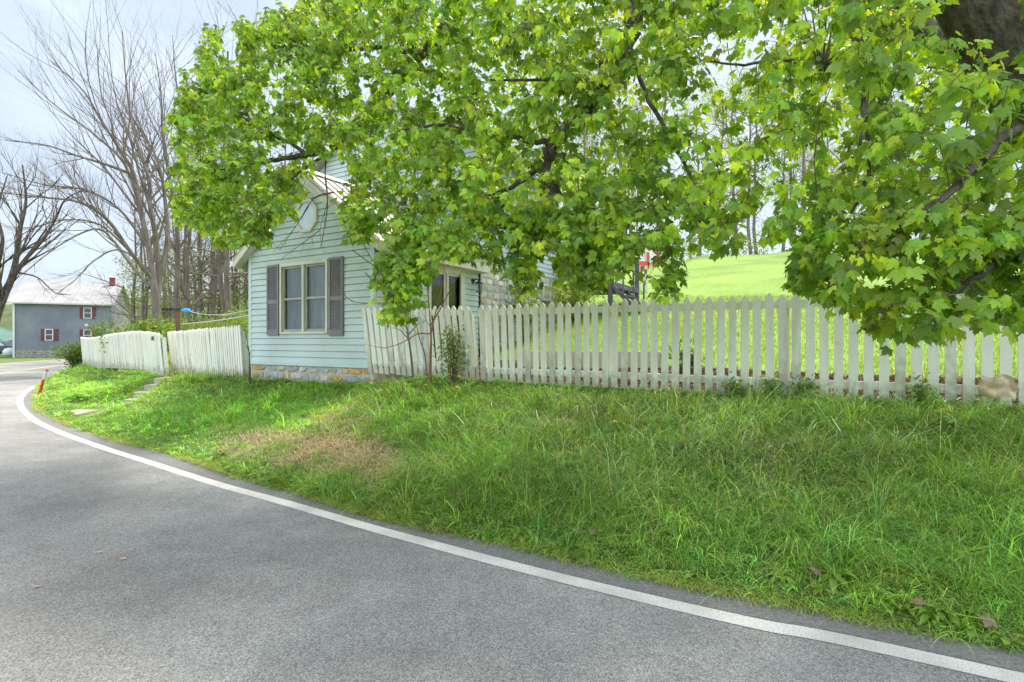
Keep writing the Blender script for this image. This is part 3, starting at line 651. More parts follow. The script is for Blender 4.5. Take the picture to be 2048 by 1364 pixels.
mb = G(); mb.fbox((pw[0], pw[1]), (1, 0), (0, 1), .02, .12, -.1, -.02, z_(525), z_(505)); mb.fbox((pw[0], pw[1]), (1, 0), (0, 1), -.98, -.9, -.1, -.02, z_(525), z_(470)); mb.build('panel', M['redplastic'], play)

# ------------------------------------------------------------------ blue-grey house at the bend
HC2 = np.array([-38.2, 50.0]); HU = nrm([-.895, -.447]); HV = nrm([-.447, .895]); HL, HW = 7.05, 8.0
h2 = thing('house', (HC2[0], HC2[1], -.1), 'blue-grey clapboard house with white metal roof and red shutters at the road bend', 'house')
ze, zr2 = 5.15, 7.35
mb = G(); siding(mb, HC2, HU, -HV, .80, ze, lambda z: (0, HL), course=.16); hf = mb.build('front_wall', M['blue'], h2)
def ug2(z):
    if z <= ze: return (0, HW)
    k = (zr2-z)*(HW/2)/(zr2-ze); return (HW/2-k, HW/2+k)
mb = G(); siding(mb, HC2, HV, -HU, .80, zr2-.1, ug2, course=.16); hs = mb.build('side_wall', M['blue'], h2)
mb = G(); mb.fbox(HC2, HU, HV, .03, HL-.02, .03, HW-.02, -.3, ze-.02); mb.build('core_wall', M['blue'], h2)
sc_ = [(.30, .27, .22), (.38, .34, .28), (.25, .24, .22), (.34, .30, .24)]
mb = G(); mo = G(); stones(mb, mo, HC2, HU, -HV, HL, -.35, .79, .45, .14, 12, sc_); stones(mb, mo, HC2, HV, -HU, HW, -.35, .79, .45, .16, 13, sc_)
s2 = mo.build('stone_base', M['mortar'], h2); mb.build('stone', M['stone'], s2)
mb = G(); mb.fbox(HC2, HU, HV, 4.05, 4.55, -.05, -.036, -.05, .55); mb.build('basement_hatch', M['sash'], s2)
slope = (zr2-ze)/(HW/2); zf2 = lambda v: zr2+.12-slope*abs(v-HW/2)
mb = roofslab(HW/2, -.35, -.3, HL+.35, zf2, HC2, HV, HU, seam=.40, th=.12); mb.build('roof', M['roofw'], h2)
mb = roofslab(HW/2, HW+.35, -.3, HL+.35, zf2, HC2, HV, HU, seam=.40, th=.12); rf = mb.build('roof', M['roofw'], h2)
mb = G(); mb.fbox(HC2, HU, HV, -.3, HL+.35, -.46, -.352, zf2(-.35)-.13, zf2(-.35)-.01); mb.build('gutter', M['cream'], h2)
mb = G(); mb.fbox(HC2, HU, HV, HL-.12, HL+.02, -.10, -.03, -.25, ze); mb.build('downspout', M['white'], h2)
cp = HC2+HU*.35+HV*HW*.42; mb = G(); mb.fbox(cp, HU, HV, 0, .42, 0, .42, zr2-.5, zr2+.55); mb.fbox(cp, HU, HV, -.04, .46, -.04, .46, zr2+.55, zr2+.62); mb.build('chimney', M['brick'], rf)
def hwin(x0, x1, y0, y1, shl, shr):
    tt = lambda x: (lambda k: (HC2[0]-k*HC2[1])/(-HU[0]+k*HU[1]))((x-CX)/F_PX)
    a, b = tt(x1), tt(x0); Ym = (HC2+HU*(a+b)/2)[1]; z1_, z0_ = W(0, y0, Ym)[2], W(0, y1, Ym)[2]
    fr = G(); f = .07
    fr.fbox(HC2, HU, HV, a, a+f, -.08, .0, z0_, z1_); fr.fbox(HC2, HU, HV, b-f, b, -.08, .0, z0_, z1_); fr.fbox(HC2, HU, HV, a+f, b-f, -.08, .0, z1_-f, z1_)
    fr.fbox(HC2, HU, HV, a+f, b-f, -.09, .0, z0_, z0_+f); fr.fbox(HC2, HU, HV, a+f, b-f, -.07, .0, (z0_+z1_)/2-.03, (z0_+z1_)/2+.03)
    w_ = fr.build('window', M['white'], hf); p = G(); p.fbox(HC2, HU, HV, a+f, b-f, -.03, -.025, z0_+f, z1_-f); p.build('pane', M['carp'], w_)
    for c0, c1 in ((tt(shl), b+.02), (a-.02, tt(shr))):
        c0, c1 = min(c0, c1), max(c0, c1); s = G(); s.fbox(HC2, HU, HV, c0, c1, -.06, -.02, z0_-.03, z1_+.02)
        for q_ in np.arange(z0_+.04, z1_-.03, .09): s.fbox(HC2, HU, HV, c0+.05, c1-.05, -.07, -.06, q_, q_+.05)
        s.build('shutter', M['redsh'], hf)
hwin(167, 184, 615, 637, 159.5, 192); hwin(90, 107, 658, 681, 82, 117); hwin(167, 184, 659, 682, 159.5, 192)
mb = G(); P = W(176, 651, 49.0); mb.tube([P, P+np.array([.05, -.25, 0]), P+np.array([.05, -.3, -.05])], [.12, .16, .1], 10); mb.build('wall_light', M['white'], hf)

# green roofed shed and dark car far left
def simple_shed():
    c = W(-22, 700, 62); root = thing('shed', (c[0], c[1], 0), 'low open shed with green and pale metal roof left of the blue-grey house', 'shed')
    x0, x1 = W(-70, 0, 62)[0], W(45, 0, 62)[0]; z = lambda y: W(0, y, 62)[2]
    mb = G(); mb.hexa([(x0, 60, z(685)), (x1, 60, z(685)), (x1, 63, z(672)), (x0, 63, z(640)), (x0, 60, z(684)+.1), (x1, 60, z(684)+.1), (x1, 63, z(672)+.1), (x0, 63, z(640)+.1)]); mb.build('roof', M['green'], root)
    mb = G(); mb.hexa([(x0, 63.05, z(664)), (x1, 63.05, z(672)), (x1, 67, z(664)), (x0, 67, z(664)), (x0, 63.05, z(664)+.1), (x1, 63.05, z(672)+.1), (x1, 67, z(663)), (x0, 67, z(663))]); mb.build('roof', M['roofw'], root)
    for xx in (x0+.2, (x0+x1)/2, x1-.2):
        mb = G(); mb.fbox((xx, 60.2), (1, 0), (0, 1), -.1, .1, -.1, .1, 0, z(685)); mb.build('post', M['wood'], root)
    mb = G(); mb.fbox((x0, 66), (1, 0), (0, 1), 0, x1-x0, 0, .1, 0, z(672)); mb.build('back_wall', M['wood'], root)
simple_shed()
def car():
    c = W(6, 712, 54); z0 = .1; root = thing('parked_car', (c[0], c[1], z0), 'dark car parked on the grass left of the blue-grey house', 'car')
    prof = [(-2.1, .35), (2.1, .35), (2.12, .75), (1.95, .95), (1.25, 1.0), (.6, 1.42), (-.9, 1.45), (-1.55, 1.02), (-2.1, .92)]
    mb = G(); mb.prism([(c[0]+a, c[1]-.85, z0+b) for a, b in prof], (0, 1.7, 0)); b_ = mb.build('body', M['carp'], root)
    mb = G(); mb.prism([(c[0]+a, c[1]-.87, z0+b) for a, b in [(-1.35, 1.03), (1.05, 1.03), (.55, 1.36), (-.85, 1.38)]], (0, .015, 0)); mb.build('side_window', M['oct'], root)
    for a in (-1.35, 1.35):
        for s in (-.87, .72):
            mb = G(); mb.tube([(c[0]+a, c[1]+s, z0+.33), (c[0]+a, c[1]+s+.17, z0+.33)], .33, 16); w_ = mb.build('wheel', M['tyre'], root)
    mb = G(); mb.fbox((c[0]+2.0, c[1]-.88), (1, 0), (0, 1), -.15, .13, 0, .2, z0+.7, z0+.9); mb.build('tail_lamp', M['lampred'], root)
car()
mb = G(); P = W(19, 708, 51); th = np.linspace(0, math.pi, 8)
mb.tube([(P[0], P[1], .1), (P[0], P[1], .35), (P[0], P[1], .6), (P[0], P[1], .85), (P[0], P[1], .95)], [.3, .48, .5, .35, .05], 14)
tag(mb.build('propane_tank', M['white'], smooth=True), 'rounded white tank beside the dark car at far left', 'tank')

# ------------------------------------------------------------------ trees: generic pieces
def grow(mb, p, d, L_, r, lev, rnd, tips, maxlev=4, spread=.55, upb=.12, sides=(7, 5, 4, 3, 3), nseg=5, kids=(5, 5, 4, 3)):
    path = [p]; dirs = []; q = np.array(p, float); d = nrm(d)
    for k in range(nseg):
        d = nrm(d+np.array([rnd.gauss(0, .13), rnd.gauss(0, .13), rnd.gauss(0, .08)+upb*.5])); q = q+d*L_/nseg; path.append(q.copy()); dirs.append(d)
    rad = np.linspace(r, r*.45 if lev < maxlev else r*.3, nseg+1)
    mb.tube(path, rad, sides[min(lev, 4)], cap=False)
    if lev >= maxlev: tips.append(path[-1]); return
    for k in range(kids[min(lev, len(kids)-1)]):
        f = rnd.uniform(.3, 1.0) if k else 1.0; i = min(nseg-1, int(f*nseg)); b = path[i]+(path[i+1]-path[i])*(f*nseg-i if f < 1 else 1)
        ax = nrm(np.cross(dirs[i], np.array([rnd.gauss(0, 1), rnd.gauss(0, 1), rnd.gauss(0, 1)])))
        a = rnd.uniform(.35, 1.0)*spread*(1.25 if k else .5)
        nd = nrm(dirs[i]*math.cos(a)+ax*math.sin(a)+np.array([0, 0, upb]))
        grow(mb, b, nd, L_*rnd.uniform(.5, .78), np.interp(f, [0, 1], [r, r*.45])*rnd.uniform(.5, .8), lev+1, rnd, tips, maxlev, spread, upb, sides, nseg, kids)
def limb(mb, pts, r0, r1, rnd, tips, kids=10, sides=7, sub=.35, levs=2, spread=.8, n=7, kl=(4, 3), start=.25, upb=.12):
    P = catmull(pts, n); rad = np.linspace(r0, r1, len(P)); mb.tube(P, rad, sides, cap=False)
    Lt = np.linalg.norm(np.diff(P, axis=0), axis=1).sum()
    for k in range(kids):
        f = start+(1-start)*(k+rnd.random())/kids; i = min(len(P)-2, int(f*(len(P)-1))); t = nrm(P[i+1]-P[i])
        ax = nrm(np.cross(t, np.array([rnd.gauss(0, 1), rnd.gauss(0, 1), rnd.gauss(0, 1)]))); a = rnd.uniform(.4, 1.0)*spread
        grow(mb, P[i], nrm(t*math.cos(a)+ax*math.sin(a)+np.array([0, 0, upb])), Lt*sub*rnd.uniform(.5, 1.1)*(1.1-f*.5), rad[i]*.5, 4-levs, rnd, tips, 4, .6, upb, (7, 5, 4, 4, 3), 4, (5, 4)+tuple(kl))
def small_leaves(mb, C, n, rad, size, c1, c2, seed=0, squash=1.0):
    """n leaf-sized faces scattered round every centre in C"""
    r = np.random.default_rng(seed); C = np.repeat(np.asarray(C), n, axis=0); K = len(C)
    o = r.normal(0, 1, (K, 3))*np.array([rad, rad, rad*squash])*.6; P = C+o
    n_ = r.normal(0, 1, (K, 3))+np.array([0, -.3, .6]); n_ /= np.linalg.norm(n_, axis=1)[:, None]
    a = np.cross(n_, r.normal(0, 1, (K, 3))); a /= np.linalg.norm(a, axis=1)[:, None]; b = np.cross(n_, a)
    s = size*r.uniform(.6, 1.3, (K, 1)); v = np.stack([P-a*s*.5, P-b*s*.27+n_*s*.05, P+a*s*.5, P+b*s*.27+n_*s*.05], 1).reshape(-1, 3)
    k = np.arange(K)*4; f = np.stack([k, k+1, k+2, k+3], 1); t = r.random((K, 1)); c = (np.array(c1)*(1-t)+np.array(c2)*t)*r.uniform(.8, 1.2, (K, 1))
    mb.add(v, f, np.repeat(c, 4, axis=0))

# bare tree with several stems beyond the far fence
rnd = random.Random(21); Yb = 27.0
def bare_tree(label, base_px, Yd, limbs, r0, kids=12, seed=1, sub=.33, stem=None, mname='bbark', group=None, levs=2):
    rnd = random.Random(seed); b = W(base_px[0], base_px[1], Yd); zb = gz(b[0], b[1]) if Yd > 12 else b[2]; base = np.array([b[0], b[1], zb-.1])
    root = thing('bare_tree', base, label, 'tree', group); tips = []
    for k, (pts, ra, rb, nk) in enumerate(limbs):
        P = [W(x, y, Yd+dy_) for x, y, dy_ in pts]
        if pts[0][1] >= base_px[1]-4: P = [base+np.array([(P[0][0]-base[0]), 0, 0])]+P[0:]
        mb = G(); limb(mb, P, ra, rb, rnd, tips, nk, 8, sub, levs); mb.build('trunk' if k == 0 else 'limb', M[mname], root, smooth=True)
    return root, tips
bare_tree('bare many-stemmed tree rising highest behind the far white fence', (312, 618), 26.0, [
 ([(312, 618, 0), (306, 560, 0), (298, 500, 0), (282, 423, 0), (268, 350, 0), (240, 300, -.5), (205, 245, -1), (165, 180, -1.5), (100, 120, -2)], .19, .015, 18),
 ([(312, 618, 0), (318, 560, .5), (312, 480, .5), (300, 410, .6), (298, 360, .8), (275, 290, 1), (260, 225, 1.4), (250, 140, 1.6), (244, 60, 2)], .17, .015, 18),
 ([(306, 560, 0), (262, 505, -1), (215, 440, -2), (160, 405, -3), (90, 395, -4), (0, 385, -5)], .11, .02, 16),
 ([(300, 575, 0), (255, 520, .5), (225, 480, 1), (190, 458, 1.5), (120, 490, 2), (30, 560, 2.5)], .09, .015, 14),
 ([(318, 560, .5), (335, 480, 1), (330, 400, 1.5), (318, 330, 2), (290, 270, 2.5), (255, 200, 3)], .13, .015, 16),
 ([(268, 350, 0), (215, 330, -.5), (150, 310, -1), (90, 290, -1), (10, 280, -1.5)], .08, .015, 9),
 ([(282, 423, 0), (250, 330, 1), (190, 270, 1), (110, 210, 1), (35, 140, 1)], .08, .012, 12),
 ([(298, 500, 0), (240, 420, -1), (170, 380, -2), (90, 370, -3), (5, 345, -4)], .07, .012, 14),
 ([(262, 505, -1), (200, 450, -2), (130, 440, -3), (60, 460, -3.5), (10, 500, -4)], .05, .01, 14),
 ([(300, 540, 0), (240, 500, 0), (190, 520, 0), (150, 560, -.5), (110, 590, -1)], .05, .01, 10),
 ([(245, 575, 0), (205, 560, -.5), (160, 545, -1)], .035, .01, 6)], .3, seed=5)
bare_tree('slim bare tree just left of the maple crown', (352, 600), 30.0, [
 ([(352, 600, 0), (356, 500, 0), (350, 420, 0), (338, 350, 0), (325, 270, 0), (322, 190, 0), (310, 100, 0)], .17, .015, 18),
 ([(350, 420, 0), (372, 330, 0), (368, 250, .4), (352, 160, .6), (345, 70, 1)], .12, .015, 11)], .3, seed=9)
bare_tree('dark branching tree cut by the left picture edge', (-25, 705), 17.0, [
 ([(-25, 705, 0), (-10, 640, 0), (8, 590, 0), (22, 560, 0), (32, 520, 0), (40, 460, 0), (52, 400, 0), (45, 330, 0)], .17, .02, 12),
 ([(22, 560, 0), (50, 520, 0), (85, 480, 0), (110, 440, .3), (130, 400, .3), (165, 380, .5)], .07, .012, 8),
 ([(2, 600, 0), (-5, 540, 0), (5, 480, 0), (-5, 420, 0), (15, 350, 0)], .09, .012, 9),
 ([(36, 545, 0), (75, 555, 0), (110, 585, 0), (140, 590, 0)], .03, .008, 3)], .3, seed=13, mname='bark')

# woodland trees: four kinds, copied
protos = []
for s in range(4):
    rnd = random.Random(100+s); root = thing('woodland_tree', (0, 0, 0), '', 'tree'); tips = []
    mb = G(); H = 12+2*s
    tr = [np.array([0, 0, -.3])]; q = np.array([0, 0, -.3])
    for k in range(9): q = q+np.array([rnd.gauss(0, .1), rnd.gauss(0, .1), H/9]); tr.append(q.copy())
    rad = np.linspace(.17, .05, 10); mb.tube(tr, rad, 8, cap=False)
    for k in range(17):
        f = rnd.uniform(.22, 1); i = min(8, int(f*9)); a = rnd.uniform(0, 6.28)
        grow(mb, tr[i]+(tr[i+1]-tr[i])*(f*9-i), nrm([math.cos(a), math.sin(a), rnd.uniform(.1, 1.0)]), rnd.uniform(1.6, 4.0)*(1.2-.5*f), .055*(1.2-.6*f), 2, rnd, tips, 4, .7, .15, (7, 5, 4, 3, 3), 4, (5, 4, 3, 3))
    mb.build('trunk', M['bbark'], root, smooth=True)
    lf = G(); tp = np.array(tips); tp = tp[(rng.random(len(tp)) < .95) if s % 2 == 0 else ((tp[:, 2] < 5.5) & (rng.random(len(tp)) < .5))]
    small_leaves(lf, tp, 14, .55, .17, (.20, .27, .05), (.34, .40, .11), s); lf.build('crown', M['sleaf'], root)
    protos.append(root)
used = [False]*4
def woodtree(x, y, label, group, k=None, sc_=1.0, zoff=0, rot=None):
    k = rng.integers(0, 4) if k is None else k
    o = protos[k] if not used[k] else copy_tree(protos[k]); used[k] = True
    o.location = (x, y, gz(x, y)+zoff); o.rotation_euler = (random.gauss(0, .03), random.gauss(0, .03), random.uniform(0, 6.28) if rot is None else rot); o.scale = (sc_, sc_, sc_*random.uniform(.9, 1.1))
    tag(o, label, 'tree', group); return o
random.seed(44)
for x_ in (262, 272, 283, 291, 300, 309, 320, 329, 338, 347, 356, 365, 375, 390, 404, 416, 430, 443, 455, 468, 480, 492):
    Yd = random.uniform(38, 56); woodtree((x_-CX)/F_PX*Yd, Yd, 'slender bare tree in the thicket far behind the white fences', 'slender trees of the far thicket', random.choice((1, 3)), sc_=random.uniform(.55, .85))
random.seed(3)
for x_ in (372, 379, 388, 400, 410, 425, 437, 449, 462, 474, 486, 497, 372, 418, 458, 520, 560, 600):
    Yd = random.uniform(30, 46); woodtree((x_-CX)/F_PX*Yd, Yd, 'tall thin woodland tree in the dense wood between the far fence and the house', 'trees of the wood behind the left fence', random.choice((1, 3)), sc_=random.uniform(.8, 1.1))
for i_ in range(58):
    x_ = 700+i_*25+random.uniform(-20, 20); Yd = random.uniform(44, 62)
    woodtree((x_-CX)/F_PX*Yd, Yd, 'pale budding tree in the row on the hill crest above the lawn', 'trees along the hill crest', random.choice((0, 2, 0, 2, 1)), sc_=random.uniform(.9, 1.3))
# undergrowth and far shrubs of the wood
g = G(); r = np.random.default_rng(11); C = []
for k in range(900):
    x_ = r.uniform(250, 640); Yd = r.uniform(26 if x_ > 330 else 36, 54); X = (x_-CX)/F_PX*Yd; C.append((X, Yd, gz(X, Yd)+r.uniform(0, 1.3)+(r.random() < .6)*(Yd > 38)*r.uniform(0, 8)))
small_leaves(g, C, 60, .75, .15, (.12, .19, .03), (.30, .36, .07), 5, .7)
C = []
for k in range(420):
    x_ = r.uniform(640, 2150); Yd = r.uniform(43, 60); X = (x_-CX)/F_PX*Yd; C.append((X, Yd, gz(X, Yd)+r.uniform(0, 2.0)+(r.random() < .45)*r.uniform(0, 6)))
small_leaves(g, C, 60, 1.1, .22, (.16, .22, .05), (.32, .36, .10), 6, .7)
tag(g.build('undergrowth', M['sleaf'], loc=(0, 0, 0)), 'light green undergrowth on the floor of the wood behind', 'undergrowth', kind='stuff')

def shrub(name, label, cat, base, size, nst, nl, lsize, c1, c2, seed, stemr=.012, hb=.2, group=None, drip=0):
    rnd = random.Random(seed); root = thing(name, base, label, cat, group); tips = []; mb = G(); pts = []
    for k in range(nst):
        a = rnd.uniform(0, 6.28); e = rnd.uniform(.2, 1.0); end = np.array(base)+np.array([math.cos(a)*size[0]*e, math.sin(a)*size[1]*e, size[2]*rnd.uniform(.45, 1.0)*(1.15-.4*e)])
        b0 = np.array(base)+np.array([rnd.gauss(0, .05), rnd.gauss(0, .05), -.05]); mid = (b0+end)/2+np.array([rnd.gauss(0, .1)*size[0], rnd.gauss(0, .1)*size[1], size[2]*.18]); P = catmull([b0, mid, end], 5)
        mb.tube(P, np.linspace(stemr, stemr*.3, len(P)), 5, cap=False); m = len(P); pts += list(P[int(m*hb):])
    mb.build('stems', M['twig'], root); lf = G(); small_leaves(lf, np.array(pts), nl, lsize*1.5+.02, lsize, c1, c2, seed, 1); lf.build('foliage', M['sleaf'], root)
    return root
b = W(292, 700, 19.5); shrub('bush', 'rounded light green bush behind the far wavy fence', 'bush', (b[0], b[1], gz(b[0], b[1])), (1.45, 1.0, 1.75), 60, 16, .12, (.12, .20, .03), (.26, .36, .06), 31)
b = W(150, 742, 24.0); shrub('bush', 'scraggly vine-grown bush at the left end of the far wavy fence', 'bush', (b[0], b[1], gz(b[0], b[1])), (.9, .7, 1.3), 26, 9, .11, (.09, .17, .03), (.25, .34, .06), 32)
b = W(215, 690, 30); shrub('bush', 'small upright yellow-green bush in front of the blue-grey house', 'bush', (b[0], b[1], gz(b[0], b[1])), (1.0, .8, 2.6), 26, 10, .14, (.16, .24, .03), (.30, .38, .06), 33)
b = C0+V*4.6-U*.6; shrub('bush', 'loose light green shrub against the stone wall of the aqua house', 'bush', (b[0], b[1], gz(*b)), (.5, .5, 1.35), 26, 10, .07, (.14, .22, .03), (.3, .38, .07), 34)
b = C0+V*6.8-U*1.0; shrub('bush', 'wispy yellow-green shrub in front of the dark deck', 'bush', (b[0], b[1], gz(*b)), (.9, .7, 1.35), 34, 10, .07, (.18, .26, .03), (.36, .44, .08), 35)
b = np.array([1.95, 8.6]); b = W(1385, 700, 7.6); shrub('rose_bush', 'dark leafy rose bush behind the straight picket fence', 'bush', (b[0]-.1, b[1], gz(b[0], b[1])), (.32, .2, .62), 12, 5, .06, (.05, .12, .02), (.12, .2, .03), 36)
b = gpx(905, 768); shrub('shrub', 'small honeysuckle shrub with pale leaves against the leaning picket section', 'shrub', (b[0], b[1], b[2]), (.34, .12, 1.0), 16, 5, .06, (.12, .2, .04), (.30, .36, .12), 37, .006)
# saplings in front of the fence
def sapling(base_px, tips_px, Yd, r0, label, m, seed):
    rnd = random.Random(seed); b = W(*base_px, Yd); root = thing('sapling', b, label, 'sapling'); mb = G(); tp = []
    for k, pl in enumerate(tips_px):
        P = [W(x, y, Yd+dy_) for x, y, dy_ in pl]; limb(mb, P, r0*(1 if k == 0 else .5), .003, rnd, tp, 6 if k == 0 else 4, 6, .22, 1, .9, 6, (3, 2), .35)
    mb.build('trunk', M[m], root, smooth=True)
sapling((860, 772), [[(860, 772, 0), (861, 720, 0), (862, 680, 0), (860, 640, 0), (856, 590, 0), (852, 545, .1)], [(862, 668, 0), (870, 630, 0), (880, 590, 0), (888, 550, .1), (884, 515, .15)], [(862, 668, 0), (835, 668, 0), (805, 685, 0), (770, 695, -.1), (735, 690, -.2)], [(862, 650, 0), (885, 610, .1), (905, 570, .2), (925, 540, .2)]], 8.45, .026, 'thin red-brown bare sapling before the leaning picket section', 'rust', 3)
sapling((825, 752), [[(826, 752, 0), (822, 710, 0), (816, 670, 0), (811, 640, 0), (806, 600, 0)], [(818, 680, 0), (800, 660, 0), (785, 655, 0)], [(816, 670, 0), (835, 650, 0), (850, 640, 0)]], 8.85, .024, 'grey-brown bare sapling stem below the hanging maple leaves', 'bbark', 4)
sapling((853, 752), [[(853, 752, 0), (850, 710, 0), (840, 680, 0), (833, 650, 0), (830, 630, 0)]], 8.8, .014, 'thin grey stem between the two bare saplings', 'bbark', 6)
sapling((500, 775), [[(500, 775, 0), (499, 730, 0), (498, 705, 0), (494, 680, 0), (488, 655, 0)]], 10.9, .02, 'thin dark vine stem at the left corner of the aqua house', 'bark', 5)

# ------------------------------------------------------------------ yard items
edging = G(); a = np.array([-.1, 9.9]); a = (lambda x: x)(np.array(W(1045, 706, 9.9)[:2])); bb = np.array(W(1330, 708, 8.9)[:2]); Dd = nrm(bb-a); nb_ = np.array([Dd[1], -Dd[0]])
za = W(0, 712, 9.6)[2]
edging.fbox(a, Dd, nb_, 0, np.linalg.norm(bb-a), 0, .09, za-.25, za+.09); tag(edging.build('garden_edging', M['timber']), 'low white timber edging between mulch bed and lawn', 'garden edging')
P = W(356, 665, 17.0); zb = gz(P[0], P[1]); post = thing('clothesline_post', (P[0], P[1], zb), 'brown wooden clothesline post with blue clips above the white picket panel', 'clothesline post')
ztop = W(0, 620, 17)[2]
mb = G(); mb.fbox(P[:2], (1, 0), (0, 1), -.045, .045, -.045, .045, zb-.1, ztop+.02); mb.build('post', M['wood'], post)
mb = G(); mb.fbox((P[0], P[1]), (1, 0), (0, 1), -.5, .18, -.08, -.046, ztop-.02, ztop+.05)
for dx in (-.42, -.3, -.2): mb.fbox((P[0]+dx, P[1]), (1, 0), (0, 1), -.02, .02, -.10, -.08, ztop-.03, ztop+.07)
mb.build('crossarm', M['black'], post)
mb = G(); mb.tube([W(362, 620, 16.85), W(370, 620, 16.8), W(377, 621, 16.75), W(381, 622, 16.7)], [.02, .06, .07, .02], 9); mb.build('pulley', M['bluep'], post)
Hc = C0+U*(WW+.02)
mb = G(); A = W(378, 622, 16.75); B = np.append(Hc+V*.6, W(0, 600, 12.0)[2]); k = np.linspace(0, 1, 14)[:, None]; mb.tube(A*(1-k)+B*k-np.array([0, 0, .22])*4*k*(1-k), .012, 5); tag(mb.build('clothesline', M['metal']), 'sagging clothesline from the brown post to the aqua house', 'clothesline')
mb = G(); A = W(362, 648, 16.9); B = np.append(Hc+V*.7, W(0, 619, 12.0)[2]); mb.tube(A*(1-k)+B*k-np.array([0, 0, .05])*4*k*(1-k), .018, 6); tag(mb.build('rail_pipe', M['metal']), 'pale pipe rail slanting below the clothesline to the house', 'pipe')
# reflector post
b = W(76, 791, 15.2); b[2] = gz(b[0], b[1]); top = W(94, 739, 15.2); rp = thing('reflector_post', b, 'red and grey roadside delineator post leaning at the bend', 'reflector post')
mb = G(); mb.tube([b-np.array([0, 0, .1]), b+(top-b)*.62], .036, 8); mb.build('post', M['redp'], rp)
mb = G(); mb.tube([b+(top-b)*.62, b+(top-b)*.95], .038, 8); mb.build('reflector', M['silver'], rp)
mb = G(); mb.tube([b+(top-b)*.95, top], .042, 8); mb.build('cap', M['redp'], rp)
# concrete steps up the bank
st = thing('concrete_steps', (-9.0, 13.0, .1), 'flight of worn concrete steps climbing the grass bank to the fence gap', 'steps')
for k, (Yk, zk, xl) in enumerate(((13.2, .13, -9.80), (13.5, .29, -9.74), (13.8, .45, -9.68), (14.1, .61, -9.62))):
    mb = G(); x0, x1 = xl, xl+1.0; rj = random.uniform(-.01, .01)
    mb.hexa([(x0, Yk, zk-.45), (x1, Yk+.1, zk-.45), (x1, Yk+.36, zk-.45), (x0, Yk+.305, zk-.45), (x0+.005, Yk+.01, zk-.015), (x1, Yk+.11, zk-.015+rj), (x1, Yk+.36, zk), (x0+.005, Yk+.305, zk)]); mb.build('step', M['concrete'], st)
b = W(150, 829, 11.3); mb = G(); mb.hexa([(b[0]-.3, b[1]-.2, -.1), (b[0]+.25, b[1]-.25, -.1), (b[0]+.35, b[1]+.25, -.1), (b[0]-.2, b[1]+.3, -.1), (b[0]-.3, b[1]-.2, .06), (b[0]+.25, b[1]-.25, .055), (b[0]+.35, b[1]+.25, .09), (b[0]-.2, b[1]+.3, .09)])
tag(mb.build('stone_slab', M['concrete']), 'flat concrete slab at the foot of the steps by the road', 'slab')
# crumpled paper on the fence
bp_ = W(1992, 773, 4.93); rp_ = random.Random(4); mb = G(); n = 9; D = nrm([.846, -.533, 0]); vv = []
for layer in (0, .006):
    for a in range(n):
        for b_ in range(n):
            u, v_ = a/(n-1)-.5, b_/(n-1)-.5
            w_ = .26*(1-.25*abs(v_)) ; fold = .06*math.sin(u*6+v_*3+.6)+.03*math.sin(v_*9-u*3)
            vv.append(bp_+D*(u*w_)+np.array([0, 0, v_*.2+.02*math.sin(u*8)])+np.array([-.533, -.846, 0])*(.03+abs(fold)+layer))
f = []
for l_ in (0, n*n):
    for a in range(n-1):
        for b_ in range(n-1): k = l_+a*n+b_; f.append((k, k+n, k+n+1, k+1))
mb.add(vv, np.array(f)); tag(mb.build('crumpled_paper', M['paper'], smooth=True), 'crumpled tan paper bag stuck low on the right end of the picket fence', 'paper')

# ------------------------------------------------------------------ grass
def blades(pos, h, w, az, lean, c, seed=0):
    r = np.random.default_rng(seed); K = len(pos); ld = np.column_stack([np.cos(az), np.sin(az), np.zeros(K)])
    fa = az+math.pi/2+r.normal(0, .5, K); side = np.column_stack([np.cos(fa), np.sin(fa), np.zeros(K)])*w[:, None]*.5
    V_ = []
    for t, ww in ((0, 1), (.45, .85), (.8, .5)):
        cpt = pos+ld*(lean*h*t*t)[:, None]; cpt[:, 2] += h*(t-.55*lean*t*t).clip(-.1, 2)
        V_ += [cpt-side*ww, cpt+side*ww]
    cpt = pos+ld*(lean*h)[:, None]; cpt[:, 2] += h*(1-.62*lean); V_.append(cpt)
    v = np.stack(V_, 1).reshape(-1, 3); k = np.arange(K)*7
    q = np.vstack([np.stack([k, k+1, k+3, k+2], 1), np.stack([k+2, k+3, k+5, k+4], 1)]); t_ = np.stack([k+4, k+5, k+6], 1)
    return v, q, t_, np.repeat(c, 7, axis=0)
def sample(r0, r1, n, wfun, seed):
    """points spread over terrain rows r0..r1, n tries weighted by area*wfun"""
    r = np.random.default_rng(seed); A = T[r0:r1+1]
    p00, p10, p01, p11 = A[:-1, :-1], A[1:, :-1], A[:-1, 1:], A[1:, 1:]
    ar = np.linalg.norm(np.cross(p10-p00, p01-p00), axis=2); cen = (p00+p11)/2; wt = (ar*wfun(cen[..., 0], cen[..., 1], cen[..., 2])).ravel(); wt /= wt.sum()
    idx = r.choice(len(wt), n, p=wt); u, v = r.random((n, 1)), r.random((n, 1))
    f = lambda a: a.reshape(-1, 3)[idx]
    return f(p00)*(1-u)*(1-v)+f(p10)*u*(1-v)+f(p01)*(1-u)*v+f(p11)*u*v
def inview(x, y, z): return (y > .6) & (np.abs(x) < y*1.08+1.9)
nbk = len(tb)-1
wnear = lambda x, y, z: inview(x, y, z)*np.minimum(1.0, (4.6/np.maximum(y, 1))**1.55)
